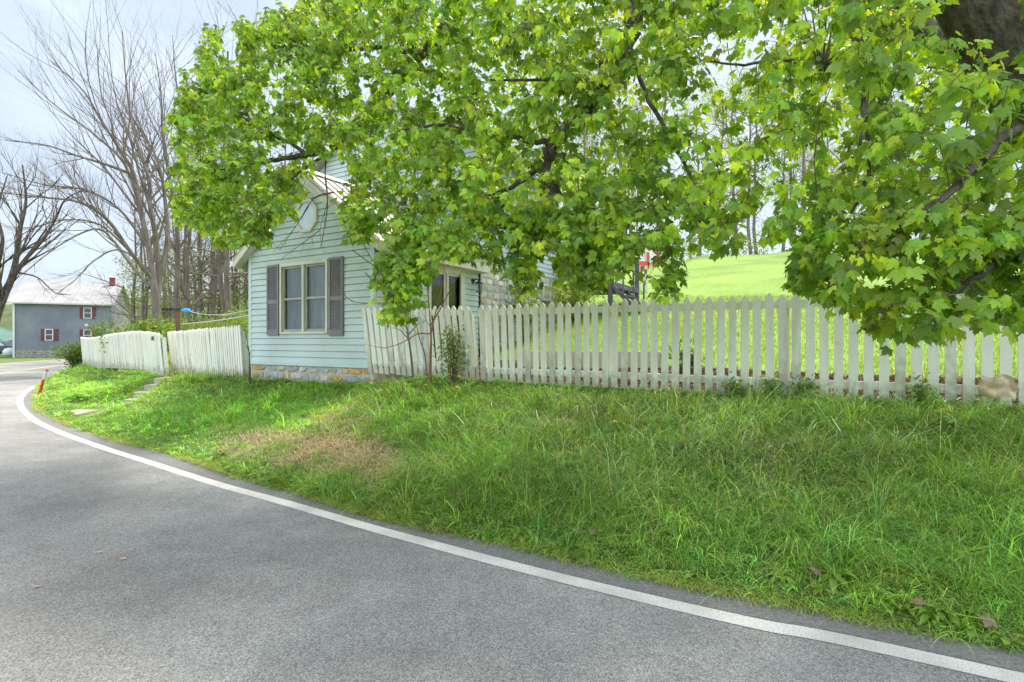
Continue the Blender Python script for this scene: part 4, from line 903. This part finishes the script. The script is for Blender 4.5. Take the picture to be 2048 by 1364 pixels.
def bankgrass(ntuft, nb_, seed, loose):
    P = sample(0, nbk, ntuft, wnear, seed); r = np.random.default_rng(seed+1); K = len(P)
    px, py = PX(P); s_ = straww(px, py)*np.clip(.75+1.1*vnoise(P[:, 0], P[:, 1], 7, 44), .25, 1)
    big = vnoise(P[:, 0], P[:, 1], 2.6, 12); patch = vnoise(P[:, 0], P[:, 1], 1.3, 14); right = 1/(1+np.exp(-(P[:, 0]+2.6)*1.5))
    steps_m = (P[:, 0] > -9.95) & (P[:, 0] < -9.0) & (P[:, 1] > 12.0) & (P[:, 1] < 14.6)
    keep = (r.random(K) > s_*.93) & ~(steps_m & (r.random(K) < .93))
    T_h = (.072+.068*right)*np.exp(r.normal(0, .55, K))*(1+.45*big.clip(-.8, 1))*(1-.45*s_)*np.clip(P[:, 2]/.2, .6, 1)*np.where(P[:, 2] > .82, .55, 1)
    t = r.random((K, 1)); gl = np.array([.22, .43, .04])*(1-t)+np.array([.40, .62, .09])*t; gr = np.array([.12, .28, .03])*(1-t)+np.array([.38, .58, .09])*t
    c = gl*(1-right[:, None])+gr*right[:, None]; c *= ((1+.38*patch.clip(-1, 1))*np.exp(r.normal(0, .36, K)))[:, None]
    rr = r.random(K); c[rr < .14] *= np.array([.75, 1.0, 1.9]); c[(rr > .14) & (rr < .24)] = (.48, .54, .10); c[rr > .97] = (.50, .46, .22)
    P, T_h, c, s_ = P[keep], T_h[keep], c[keep], s_[keep]; K = len(P); idx = np.repeat(np.arange(K), nb_); n = len(idx)
    az = r.uniform(0, 6.28, n); sp = loose*np.sqrt(r.random(n))
    Q = P[idx]+np.column_stack([np.cos(az)*sp, np.sin(az)*sp, np.zeros(n)]); h = T_h[idx]*r.uniform(.45, 1.25, n)
    w = np.interp(Q[:, 1], [3, 6, 12, 25], [.0040, .0058, .011, .020])*r.uniform(.6, 1.35, n)
    cc = c[idx]*r.uniform(.7, 1.35, (n, 1)); dry = r.random(n) < (.035+.5*s_[idx]); cc[dry] = np.array([.50, .40, .21])*r.uniform(.6, 1.15, (dry.sum(), 1))
    lean = r.uniform(.5, 1.5, n); down = -1.9+r.normal(0, .9, n)
    az2 = np.where(r.random(n) < .35, down, az)
    return Q-np.array([0, 0, .01]), h, w, az2, lean, cc
g = G()
for nt_, nb_, sd_, lo_ in ((30000, 13, 101, .032), (80000, 2, 202, .03)):
    P, h, w, az, lean, c = bankgrass(nt_, nb_, sd_, lo_); v, q, t_, cc = blades(P, h, w, az, lean, c, sd_); g.add(v, [q, t_], cc)
# blades flopping over the asphalt edge
r = np.random.default_rng(404); ii = r.integers(0, NS-1, 60000); q_ = E2d[ii]+(E2d[ii+1]-E2d[ii])*r.random((60000, 1))
wv = inview(q_[:, 0], q_[:, 1], 0)*np.minimum(1, (4.6/np.maximum(q_[:, 1], 1))**1.3)*np.linalg.norm(E2d[ii+1]-E2d[ii], axis=1)*4; q_ = q_[r.random(60000) < wv*np.clip(.55+1.1*vnoise(q_[:, 0], q_[:, 1], 3.5, 61), .08, 1.4)]; K = len(q_)
nr_ = np.array([ln[np.abs(E2d-p_).sum(1).argmin()] for p_ in q_]); q3 = np.column_stack([q_-nr_*(r.random((K, 1))*.22-.03), np.full(K, .006)])
t = r.random((K, 1)); v, q, t_, cc = blades(q3, r.uniform(.05, .13, K), np.interp(q3[:, 1], [3, 6, 12, 25], [.0045, .006, .011, .02]), np.arctan2(nr_[:, 1], nr_[:, 0])+r.normal(0, 1.0, K), r.uniform(.6, 1.5, K), np.array([.36, .46, .07])*(1-t)+np.array([.54, .54, .16])*t, 9); g.add(v, [q, t_], cc)
# straw lying in the bare patch
P = sample(0, nbk, 130000, wnear, 21); px, py = PX(P); s_ = straww(px, py); r = np.random.default_rng(22); k_ = r.random(len(P)) < s_*np.clip(.6+1.3*vnoise(P[:, 0], P[:, 1], 7, 44), .1, 1)*.8; P = P[k_]; K = len(P)
g2 = G(); v, q, t_, cc = blades(P+np.array([0, 0, .008]), r.uniform(.06, .16, K), np.full(K, .008), r.uniform(0, 6.28, K), np.full(K, 1.5), np.array([.74, .58, .36])*r.uniform(.45, 1.15, (K, 1)), 4); g2.add(v, [q, t_], cc)
tag(g2.build('straw', M['grass'], loc=(0, 0, 0)), 'dry straw lying on the bare patch of the bank below the house', 'straw', kind='stuff')
# lawn and rough grass behind the fence
P = sample(nbk, nbk+30, 120000, lambda x, y, z: inview(x, y, z)*np.minimum(1.0, (8/np.maximum(y, 1))**1.3), 6); r = np.random.default_rng(7)
mul_ = (P[:, 0] > -2.2)
dF = np.abs((P[:, 0]-3.02)*.533+(P[:, 1]-6.15)*.846); bad = mul_ & (dF < 2.3)
rel = P[:, :2]-C0; uu_, vv_ = rel@U, rel@V; bad |= (uu_ > -.02) & (uu_ < WW+.0) & (vv_ > 0) & (vv_ < 8)
P = P[~bad]; K = len(P)
t = r.random((K, 1)); c = np.array([.24, .34, .04])*(1-t)+np.array([.36, .45, .06])*t
v, q, t_, cc = blades(P, r.uniform(.04, .11, K)*(1+.9*(P[:, 0] < -3)), np.interp(P[:, 1], [8, 25], [.008, .022])*r.uniform(.7, 1.3, K), r.uniform(0, 6.28, K), r.uniform(.1, .8, K), c, 8); g.add(v, [q, t_], cc)
tag(g.build('grass', M['grass'], loc=(0, 0, 0)), 'thick green grass covering the roadside bank and yard', 'grass', kind='stuff')
# mulch
P = sample(nbk, nbk+12, 26000, lambda x, y, z: inview(x, y, z)*(x > -2.2), 31); dF = np.abs((P[:, 0]-3.02)*.533+(P[:, 1]-6.15)*.846); P = P[(dF < 2.35) & (dF > .05)]
g = G(); small_leaves(g, P+np.array([0, 0, .012]), 1, .01, .055, (.09, .045, .03), (.26, .15, .09), 9, .3); tag(g.build('mulch', M['brownleaf'], loc=(0, 0, 0)), 'red-brown mulch and dead leaves behind the picket fence', 'mulch', kind='stuff')

# broadleaf weeds along the road edge and on the bank
def weed_mesh(seed, n, L_, W_, c1, c2):
    r = random.Random(seed); g = G()
    for k in range(n):
        a = 6.28*k/n+r.uniform(-.3, .3); l = L_*r.uniform(.6, 1.15); w = W_*r.uniform(.7, 1.2); el = r.uniform(.25, .9); d = np.array([math.cos(a), math.sin(a), 0]); s = np.array([-d[1], d[0], 0]); pts = []
        for t, ww in ((0, .12), (.25, .5), (.5, .95), (.75, .85), (1, .05)):
            cpt = d*l*t*math.cos(el*(1-t*.5))+np.array([0, 0, l*(math.sin(el)*t-.55*t*t)]); jag = r.uniform(.8, 1.15)
            pts += [cpt-s*w*ww*.5*jag+np.array([0, 0, w*.12*ww]), cpt, cpt+s*w*ww*.5*jag+np.array([0, 0, w*.12*ww])]
        q = []
        for i in range(4): q += [(i*3, i*3+1, i*3+4, i*3+3), (i*3+1, i*3+2, i*3+5, i*3+4)]
        t = r.random(); g.add(pts, np.array(q), (np.array(c1)*(1-t)+np.array(c2)*t))
    return g
wp = []
for s_ in range(4):
    g = weed_mesh(50+s_, 8+s_*2, .095+.012*s_, .030+.005*s_, (.18, .30, .04), (.34, .46, .08)); wp.append(g.build('weed', M['sleaf'], loc=(0, 0, 0)))
wu = [False]*4
random.seed(12)
def putweed(x, y, label, group, sc_):
    k = random.randrange(4); o = wp[k] if not wu[k] else wp[k].copy()
    if wu[k]: col.objects.link(o)
    wu[k] = True; p = gpx(x, y); o.location = (p[0], p[1], max(p[2], .0)+.01); o.rotation_euler = (random.gauss(.15, .15), random.gauss(0, .2), random.uniform(0, 6.28)); o.scale = (sc_, sc_*random.uniform(.7, 1.2), sc_*random.uniform(.7, 1.5)); tag(o, label, 'weed', group)
Ee = [(1024,1092),(878,1058),(776,1036),(690,1010),(571,976),(468,948),(400,922),(293,892),(205,868),(117,836),(1199,1128),(1349,1163),(1499,1190),(1649,1212),(1774,1240),(1899,1263),(2010,1290)]
Ee.sort(); ex_, ey_ = [e[0] for e in Ee], [e[1] for e in Ee]
for k in range(105):
    x = random.uniform(110, 2030); y = np.interp(x, ex_, ey_); putweed(x, y-abs(random.gauss(0, 1))*(10+.022*x)-2, 'low broadleaf weed fringing the asphalt edge', 'weeds along the road edge', random.uniform(.45, 1.1))
for x, y in ((545,958),(560,965),(520,950),(535,940),(450,930),(470,940),(500,945)): putweed(x, y, 'lush broadleaf weed below the straw patch beside the asphalt', 'weeds below the straw patch', 1.2)
for k in range(26):
    x = random.uniform(950, 2000); putweed(x, random.uniform(850, 1080), 'single broadleaf weed among the long grass of the bank', 'weeds in the bank grass', random.uniform(.6, 1.0))
for k in range(18):
    x = random.uniform(1180, 2000); putweed(x, 785+(x-1180)*.025+random.uniform(0, 20), 'leafy weed growing at the foot of the straight picket fence', 'weeds at the fence foot', random.uniform(.8, 1.3))
# taller leafy plants at the fence foot
for k, (x, y, label) in enumerate(((1470, 795, 'leafy celandine plant at the fence foot, nearest the house'), (1545, 797, 'low leafy celandine at the fence foot, second from the house'), (1610, 800, 'celandine with a yellow flower at the fence foot'), (1845, 812, 'tall celandine clump at the fence foot near the tan paper'), (1905, 880, 'leafy weed clump below the tan paper'))):
    b = gpx(x, y); shrub('leafy_plant', label, 'plant', (b[0], b[1], b[2]), (.11, .08, .24), 9, 4, .045, (.13, .24, .04), (.26, .38, .08), 60+k, .003)

# dandelions
def dandelion(seed):
    r = random.Random(seed); root = thing('dandelion', (0, 0, 0), '', 'dandelion'); hgt = .09+.05*r.random()
    mb = G(); mb.tube([(0, 0, -.02), (.004, 0, hgt*.5), (.01, .003, hgt)], .0022, 5, (.2, .3, .08)); mb.build('stem', M['sleaf'], root)
    mb = G()
    for ring, (n, rr, el) in enumerate(((16, .021, .15), (13, .017, .55), (9, .011, 1.0))):
        for k in range(n):
            a = 6.28*k/n+ring*.2; d = np.array([math.cos(a), math.sin(a), 0]); s = np.array([-d[1], d[0], 0])*.0035; c = np.array([.01, .003, hgt+.002*ring])
            tip = c+d*rr*math.cos(el)+np.array([0, 0, rr*math.sin(el)]); mb.add([c, tip-s, tip+s], np.array([0, 1, 2]), (.85, .55, .01))
    mb.build('flower_head', M['yellow'], root); return root
dp = [dandelion(s) for s in range(3)]; du = [False]*3
def putd(x, y, label, group, sc_=1.0):
    k = random.randrange(3); o = dp[k] if not du[k] else copy_tree(dp[k]); du[k] = True; p = gpx(x, y); o.location = (p[0], p[1], p[2]+.02); o.rotation_euler = (0, 0, random.uniform(0, 6.28)); o.scale = (sc_,)*3; tag(o, label, 'dandelion', group)
for x, y in ((742,800),(808,802),(852,796),(868,790),(896,782),(917,778),(944,790),(917,812),(762,815),(640,870)): putd(x, y, 'yellow dandelion in the grass below the leaning picket section', 'dandelions below the leaning fence', 1.7)
for x, y in ((352,770),(360,775),(366,762),(372,768),(377,760),(380,772),(345,765),(355,760),(330,780),(388,765),(340,790),(402,790),(425,800),(395,775)): putd(x, y, 'yellow dandelion in the cluster right of the concrete steps', 'dandelions by the steps', 2.0)
for x, y in ((455,765),(460,760),(466,768),(472,762),(476,766),(450,772)): putd(x, y, 'yellow dandelion by the right end of the leaning white panel', 'dandelions by the leaning panel', 2.0)
for x, y, l in ((1610,785,'yellow flower against the foot of the straight picket fence'),(1845,772,'yellow flower just left of the tan paper on the fence'),(1880,862,'left one of two orange-yellow flowers below the tan paper'),(1900,866,'right one of two orange-yellow flowers below the tan paper'),(1233,880,'lone orange-yellow flower in the middle of the bank'),(432,925,'left of two dandelions at the edge of the straw patch'),(441,930,'right of two dandelions at the edge of the straw patch'),(1370,790,'small yellow flower at the fence foot below the rose bush')): putd(x, y, l, None, 1.3)

# fallen leaves
lo = [(0,0),(.16,-.07),(.36,-.04),(.33,.07),(.43,.16),(.40,.22),(.60,.36),(.48,.42),(.50,.58),(.34,.52),(.20,.50),(.24,.68),(.12,.74),(0,1.0)]
outl = np.array(lo+[(-x, y) for x, y in lo[-2:0:-1]]); nO = len(outl)
LV = np.vstack([[(0, .32)], outl]); LV = np.column_stack([LV, -.16*np.abs(LV[:, 0])-.22*LV[:, 1]**2+.02]); LV[0, 2] = .0
LV[1:, 2] += np.tile([.0, .035], nO)[:nO]
LT = np.array([(0, 1+i, 1+(i+1) % nO) for i in range(nO)])
def leaf_arr(P, Ydir, Zn, S, C):
    """maple leaves: position, tip direction, normal, size, colour arrays"""
    y = Ydir/np.linalg.norm(Ydir, axis=1)[:, None]; z = Zn-y*np.sum(Zn*y, axis=1)[:, None]; z /= np.maximum(1e-6, np.linalg.norm(z, axis=1))[:, None]; x = np.cross(y, z)
    rr_l = np.random.default_rng(len(P)); K_ = len(P); fz = rr_l.uniform(-.6, 2.6, K_)[:, None, None]; fx = rr_l.uniform(.78, 1.12, K_)[:, None, None]; sk = rr_l.normal(0, .12, K_)[:, None, None]
    v = P[:, None]+S[:, None, None]*((LV[None, :, 0:1]*fx+sk*LV[None, :, 1:2]**2)*x[:, None]+LV[None, :, 1:2]*y[:, None]+LV[None, :, 2:3]*fz*z[:, None])
    K = len(P); m = len(LV); f = (LT[None]+(np.arange(K)*m)[:, None, None]).reshape(-1, 3)
    return v.reshape(-1, 3), f, np.repeat(C, m, axis=0)
random.seed(8)
dl = []
for s_ in range(3):
    g = G(); v, f, c = leaf_arr(np.zeros((1, 3)), np.array([[1., .2, .15]]), np.array([[.1, .1*s_, 1.]]), np.array([.075]), np.array([[.40-.06*s_, .24-.04*s_, .14]])); g.add(v, f, c); dl.append(g.build('fallen_leaf', M['brownleaf'], loc=(0, 0, 0)))
fu = [False]*3
g = G(); v, f, c = leaf_arr(np.zeros((1, 3)), np.array([[1., .2, .0]]), np.array([[0, 0, 1.]]), np.array([.06]), np.array([[.62, .40, .22]])); g.add(v, f, c); rl = g.build('fallen_leaf', M['brownleaf'], loc=(0, 0, 0)); rf_ = True
for x, y in ((197,1107),(249,1119),(75,1178),(345,986)):
    o = rl if rf_ else rl.copy()
    if not rf_: col.objects.link(o)
    rf_ = False; p = W(x, y, 1680/(y-CY)); o.location = (p[0], p[1], .016); o.scale = (.6, .6, .3); o.rotation_euler = (0, 0, x*.7); tag(o, 'small tan leaf lying on the grey asphalt', 'dead leaf', 'leaves on the road')
spots = [(1377,815),(1350,822),(1100,800),(1080,790),(1535,945),(1720,925),(1780,930),(1790,955),(1795,935),(1875,975),(2003,1005),(1545,1010),(1610,895),(1690,850),(1840,1040),(1160,985),(900,940),(1000,870),(820,945),(720,840),(1640,1160),(1980,1255),(1830,1225)]
for x, y in spots+[(random.uniform(900, 2030), random.uniform(800, 1080)) for _ in range(26)]:
    k = random.randrange(3); o = dl[k] if not fu[k] else dl[k].copy()
    if fu[k]: col.objects.link(o)
    fu[k] = True; p = gpx(x, y); o.location = (p[0], p[1], p[2]+.05); o.rotation_euler = (random.uniform(-.4, .4), random.uniform(-.4, .4), random.uniform(0, 6.28)); tag(o, 'brown dead leaf caught in the grass of the bank', 'dead leaf', 'dead leaves on the bank')

# ------------------------------------------------------------------ the big maple
mb = G(); tb_ = np.array([6.1, 4.7, .85])
maple = thing('maple_tree', tb_, 'large spreading maple with bright green leaves hanging over the picket fence', 'tree')
trunk = catmull([tb_-np.array([-.1, 0, .4]), tb_+np.array([0, 0, .5]), (5.95, 4.6, 2.2), (5.2, 4.4, 3.05), (4.3, 4.25, 3.95), (3.4, 4.3, 5.3), (2.4, 4.5, 6.2), (1.2, 4.9, 6.8)], 6)
mb.tube(trunk, np.interp(np.linspace(0, 1, len(trunk)), [0, .08, .25, .5, .75, 1], [.75, .62, .56, .50, .33, .14]), 20)
mt = mb.build('trunk', M['bark'], maple, smooth=True)
limbs = [  # pixel + depth way points of the limbs
 ([(5.4, 4.45, 3.0), (5.2, 5.2, 4.0), (4.6, 6.0, 5.2), (3.0, 6.4, 6.2)], .26, .07),
 ([tuple(W(1870, -160, 4.3)), tuple(W(1800, -30, 4.6)), tuple(W(1740, 50, 4.8)), tuple(W(1690, 105, 4.8)), tuple(W(1640, 135, 4.7))], .13, .07),
 ([tuple(W(1690, 105, 4.8)), tuple(W(1715, 150, 4.5)), tuple(W(1728, 210, 4.3)), tuple(W(1720, 290, 4.0))], .04, .01),
 ([tuple(W(1640, 135, 4.7)), tuple(W(1560, 118, 4.6)), tuple(W(1490, 130, 4.6)), tuple(W(1400, 120, 4.7))], .02, .007),
 ([tuple(W(1560, -230, 5.0)), tuple(W(1420, -120, 5.6)), tuple(W(1300, -10, 6.0)), tuple(W(1250, 90, 6.1)), tuple(W(1195, 190, 6.0)), tuple(W(1110, 285, 5.9)), tuple(W(1085, 330, 5.8)), tuple(W(1110, 380, 5.7)), tuple(W(1070, 418, 5.6))], .14, .05),
 ([tuple(W(1110, 285, 5.9)), tuple(W(1040, 278, 5.8)), tuple(W(960, 262, 5.9)), tuple(W(880, 250, 6.2)), tuple(W(800, 262, 6.4))], .035, .012),
 ([tuple(W(1085, 335, 5.8)), tuple(W(1020, 375, 5.9)), tuple(W(960, 395, 6.0))], .04, .01),
 ([tuple(W(1250, 90, 6.1)), tuple(W(1160, 150, 5.6)), tuple(W(1100, 160, 5.3)), tuple(W(980, 160, 5.2))], .03, .01),
 ([tuple(W(1420, -120, 5.6)), tuple(W(1150, -130, 6.2)), tuple(W(950, -20, 7.0)), tuple(W(850, 105, 7.6)), tuple(W(760, 210, 7.8)), tuple(W(690, 270, 7.8)), tuple(W(655, 305, 7.8)), tuple(W(618, 309, 7.7)), tuple(W(560, 318, 7.7)), tuple(W(500, 330, 7.7)), tuple(W(420, 345, 7.8))], .10, .018),
 ([tuple(W(618, 309, 7.7)), tuple(W(560, 275, 7.8)), tuple(W(500, 245, 7.9)), tuple(W(455, 200, 8.0)), tuple(W(425, 130, 8.0))], .035, .008),
 ([tuple(W(655, 305, 7.8)), tuple(W(600, 345, 7.6)), tuple(W(560, 380, 7.5)), tuple(W(520, 430, 7.5))], .025, .007),
 ([tuple(W(850, 105, 7.6)), tuple(W(740, 95, 7.6)), tuple(W(640, 100, 7.6)), tuple(W(560, 60, 7.6)), tuple(W(530, 20, 7.6))], .04, .008),
 ([tuple(W(655, 305, 7.8)), tuple(W(650, 345, 7.6)), tuple(W(655, 400, 7.4)), tuple(W(650, 450, 7.3)), tuple(W(640, 500, 7.3))], .014, .004),
 ([tuple(W(665, 385, 7.5)), tuple(W(630, 395, 7.4)), tuple(W(600, 440, 7.3)), tuple(W(560, 500, 7.3))], .010, .003),
 ([tuple(W(2200, 60, 3.9)), tuple(W(2100, 180, 3.4)), tuple(W(1980, 300, 3.1)), tuple(W(1880, 400, 3.0)), tuple(W(1760, 470, 3.2))], .05, .01),
 ([tuple(W(2250, 200, 3.8)), tuple(W(2120, 400, 3.3)), tuple(W(2000, 520, 3.1)), tuple(W(1880, 600, 3.1))], .05, .01),
 ([tuple(W(1728, 210, 4.3)), tuple(W(1740, 330, 4.0)), tuple(W(1700, 430, 3.9)), tuple(W(1640, 500, 3.9))], .02, .007),
 ([tuple(W(1250, 90, 6.1)), tuple(W(1300, 200, 5.4)), tuple(W(1370, 330, 5.0)), tuple(W(1420, 430, 4.8))], .03, .008)]
nodes = []
for pts, ra, rb in limbs:
    P = catmull(pts, 6)
    wob = np.array([[random.gauss(0, .35), random.gauss(0, .35), random.gauss(0, .35)] for _ in P])*np.linspace(ra, rb, len(P))[:, None]; wob[0] = 0
    P = P+wob; mb = G(); mb.tube(P, np.linspace(ra, rb, len(P)), 9 if ra > .05 else 6, cap=True); mb.build('limb', M['bark'], maple, smooth=True); nodes += list(P)
# canopy silhouette in the photograph: lower and upper outline by x, thinned where sky shows
lowx = [340,350,400,450,500,530,560,590,620,645,680,695,700,760,768,775,790,830,850,870,900,940,960,1000,1030,1080,1100,1130,1180,1220,1290,1315,1335,1355,1380,1400,1450,1500,1560,1575,1590,1660,1700,1790,1830,1900,1950,2000,2048,2200]
lowy = [250,470,480,515,505,500,455,425,385,350,330,400,480,500,400,640,665,650,600,555,540,550,515,480,540,560,540,575,590,580,580,600,655,600,545,520,535,515,510,500,630,640,680,715,715,690,700,690,700,700]
upx = [340,355,365,372,385,400,412,425,440,455,472,482,495,520,545,560,590,600,620]
upy = [245,200,150,122,165,110,55,50,95,138,122,40,40,45,12,15,12,0,-600]
holes = [(580,316,85,17,.8),(540,215,30,18,.5),(2020,80,65,85,1.0),(1940,30,60,50,.9),(1090,350,32,75,.55),(1294,520,42,30,.9),(1440,165,75,70,.85),(1420,230,60,50,.7),(1290,250,50,60,.5),(1560,360,75,45,.8),(1400,340,60,50,.4),(1180,300,60,40,.35),(1890,300,60,18,.4),(660,375,50,35,.9),(1010,200,40,40,.25),(1860,340,40,20,.5),(1470,470,110,40,.35),(1990,260,70,60,.5)]
ybx = [340, 500, 700, 850, 1100, 1300, 1600, 1800, 1950, 2200]; yby = [7.3, 7.0, 6.3, 5.6, 4.7, 4.2, 3.5, 3.0, 2.75, 2.7]
r = np.random.default_rng(77); CL = []
while len(CL) < 4600:
    x, y = r.uniform(338, 2200), r.uniform(-330, 720)
    lo_, up_ = np.interp(x, lowx, lowy), np.interp(x, upx, upy, right=-600)+8*math.sin(x*.23)
    if y > lo_-(22 if x > 720 else 6) or y < up_+12: continue
    Yb_ = np.interp(x, ybx, yby); Yd = Yb_+abs(r.normal(0, 1))*np.interp(x, [340, 900, 2000], [.6, 1.3, 1.3])
    if r.random() < .3: Yd += r.uniform(.6, 3)
    if 765 < x < 860 and y > 440: Yd = 5.7+r.uniform(0, .6)
    if y > 420 and x > 1000: Yd = Yb_+r.uniform(0, .9)
    if r.random() > (Yd/8.4)**2*(1.0 if y > -40 else .13): continue
    pr = 1
    for hx, hy, sx, sy, s in holes: pr *= 1-s*math.exp(-((x-hx)/sx)**2-((y-hy)/sy)**2)
    if r.random() > pr**1.6: continue
    CL.append(W(x, y-14, Yd))
for k in range(95):
    u_ = r.random(); CL.append(W(r.normal(812-22*u_, 26-9*u_), 430+u_*212, r.uniform(5.7, 6.3)))
for k in range(60): CL.append(W(r.normal(1045, 20), r.uniform(420, 585), r.uniform(5.2, 6)))
for k in range(55): CL.append(W(r.uniform(1120, 1215), r.uniform(455, 572), r.uniform(4.8, 5.8)))
for k in range(40): CL.append(W(r.uniform(860, 1000), r.uniform(420, 520), r.uniform(5.2, 6.2)))
for k in range(26): CL.append(W(r.normal(728, 16), r.uniform(380, 475), r.uniform(6.0, 6.5)))
CL = np.array(CL); nodes = list(np.array(nodes)); nd = np.array(nodes)
dmin = np.array([np.linalg.norm(nd-c, axis=1).min() for c in CL]); order = np.argsort(dmin)
tw = G(); LP, LY, LZ, LS, LC = [], [], [], [], []
NA = np.zeros((len(nd)+len(CL)*4, 3)); NA[:len(nd)] = nd; nn_ = len(nd)
for ci in order:
    c = CL[ci]; dv = NA[:nn_]-c; dist = np.linalg.norm(dv*np.array([1, 1, .8]), axis=1); i = dist.argmin(); a = NA[i]; dd_ = max(.05, dist[i])
    mid = (a+c)/2+r.normal(0, .07, 3)*min(1, dd_*1.5)+np.array([0, 0, .16*min(dd_, .8)]); K = 7; t = np.linspace(0, 1, K)[:, None]
    path = a*(1-t)**2+2*mid*t*(1-t)+c*t**2
    tw.tube(path, np.linspace(.0028+.006*min(1, dd_), .0018, K), 4, (.1, .06, .04), cap=False)
    NA[nn_:nn_+3] = path[[2, 4, 6]]; nn_ += 3
    nl = r.integers(8, 14); dirv = nrm(path[-1]-path[-2]); warm = r.normal(0, 1); young = r.random() < .26; clf = min(1.35, math.exp(r.normal(0, .28)))
    for k in range(nl):
        f = 1-(k//2)*.13; base = path[0]*(1-f)**2+2*mid*f*(1-f)+c*f**2 if f > 0.25 else c
        out_ = r.normal(0, 1, 3)*np.array([1, 1, .45]); out_ = out_/np.linalg.norm(out_)
        pet = base+out_*r.uniform(.04, .10)+np.array([0, 0, -.015])
        tw.tube([base, (base+pet)/2+np.array([0, 0, .012]), pet], .0011, 3, (.3, .2, .08), cap=False)
        LP.append(pet); yd = out_*.55+np.array([0, 0, -.75])+r.normal(0, .28, 3); LY.append(yd)
        LZ.append(np.array([0, -.45, .8])+out_*.5+r.normal(0, .5, 3)); LS.append(r.uniform(.045, .118)*(.75 if young else 1))
        b_ = np.array([.19, .37, .045]); y_ = np.array([.52, .62, .05]); d_ = np.array([.06, .15, .04])
        m_ = r.random()*.55+(.45 if young else 0)+.1*warm*.3; m_ = min(max(m_, 0), 1); cc_ = b_*(1-m_)+y_*m_
        if r.random() < .35: cc_ = cc_*.5+d_*.5
        LC.append(cc_*r.uniform(.85, 1.15)*clf)
tw.build('twigs', M['twig'], maple)
g = G(); v, f, c = leaf_arr(np.array(LP), np.array(LY), np.array(LZ), np.array(LS), np.array(LC)); g.add(v, f, c); g.build('crown', M['leaf'], maple, smooth=False)
# bare hanging twigs and upright sprouts
mb = G(); rnd = random.Random(5); tp = []
for pl in ([(650, 345), (655, 400), (640, 460), (648, 505)], [(668, 385), (625, 400), (590, 455), (545, 505)], [(640, 460), (600, 490), (560, 520)], [(720, 470), (745, 520), (790, 555)], [(705, 500), (760, 540), (800, 560)], [(675, 560), (700, 600), (760, 606), (830, 600)], [(730, 545), (760, 575), (800, 590)]):
    limb(mb, [W(x, y, 7.2) for x, y in pl], .007, .002, rnd, tp, 5, 5, .3, 1, .9, 5, (2, 2), .2, 0)
mb.build('bare_twigs', M['twig'], maple); mb = G()
for dx in (-38, -22, -8, 8, 24, 40): mb.tube(catmull([W(1643+dx*.2, 130, 4.65), W(1645+dx*.6, 80, 4.6), W(1645+dx*1.1, 0, 4.55)], 5), [.012-.0008*k for k in range(11)], 5, cap=False)
mb.build('sprouts', M['twig'], maple)
print('leaves', len(LP), 'objects', len(bpy.data.objects))
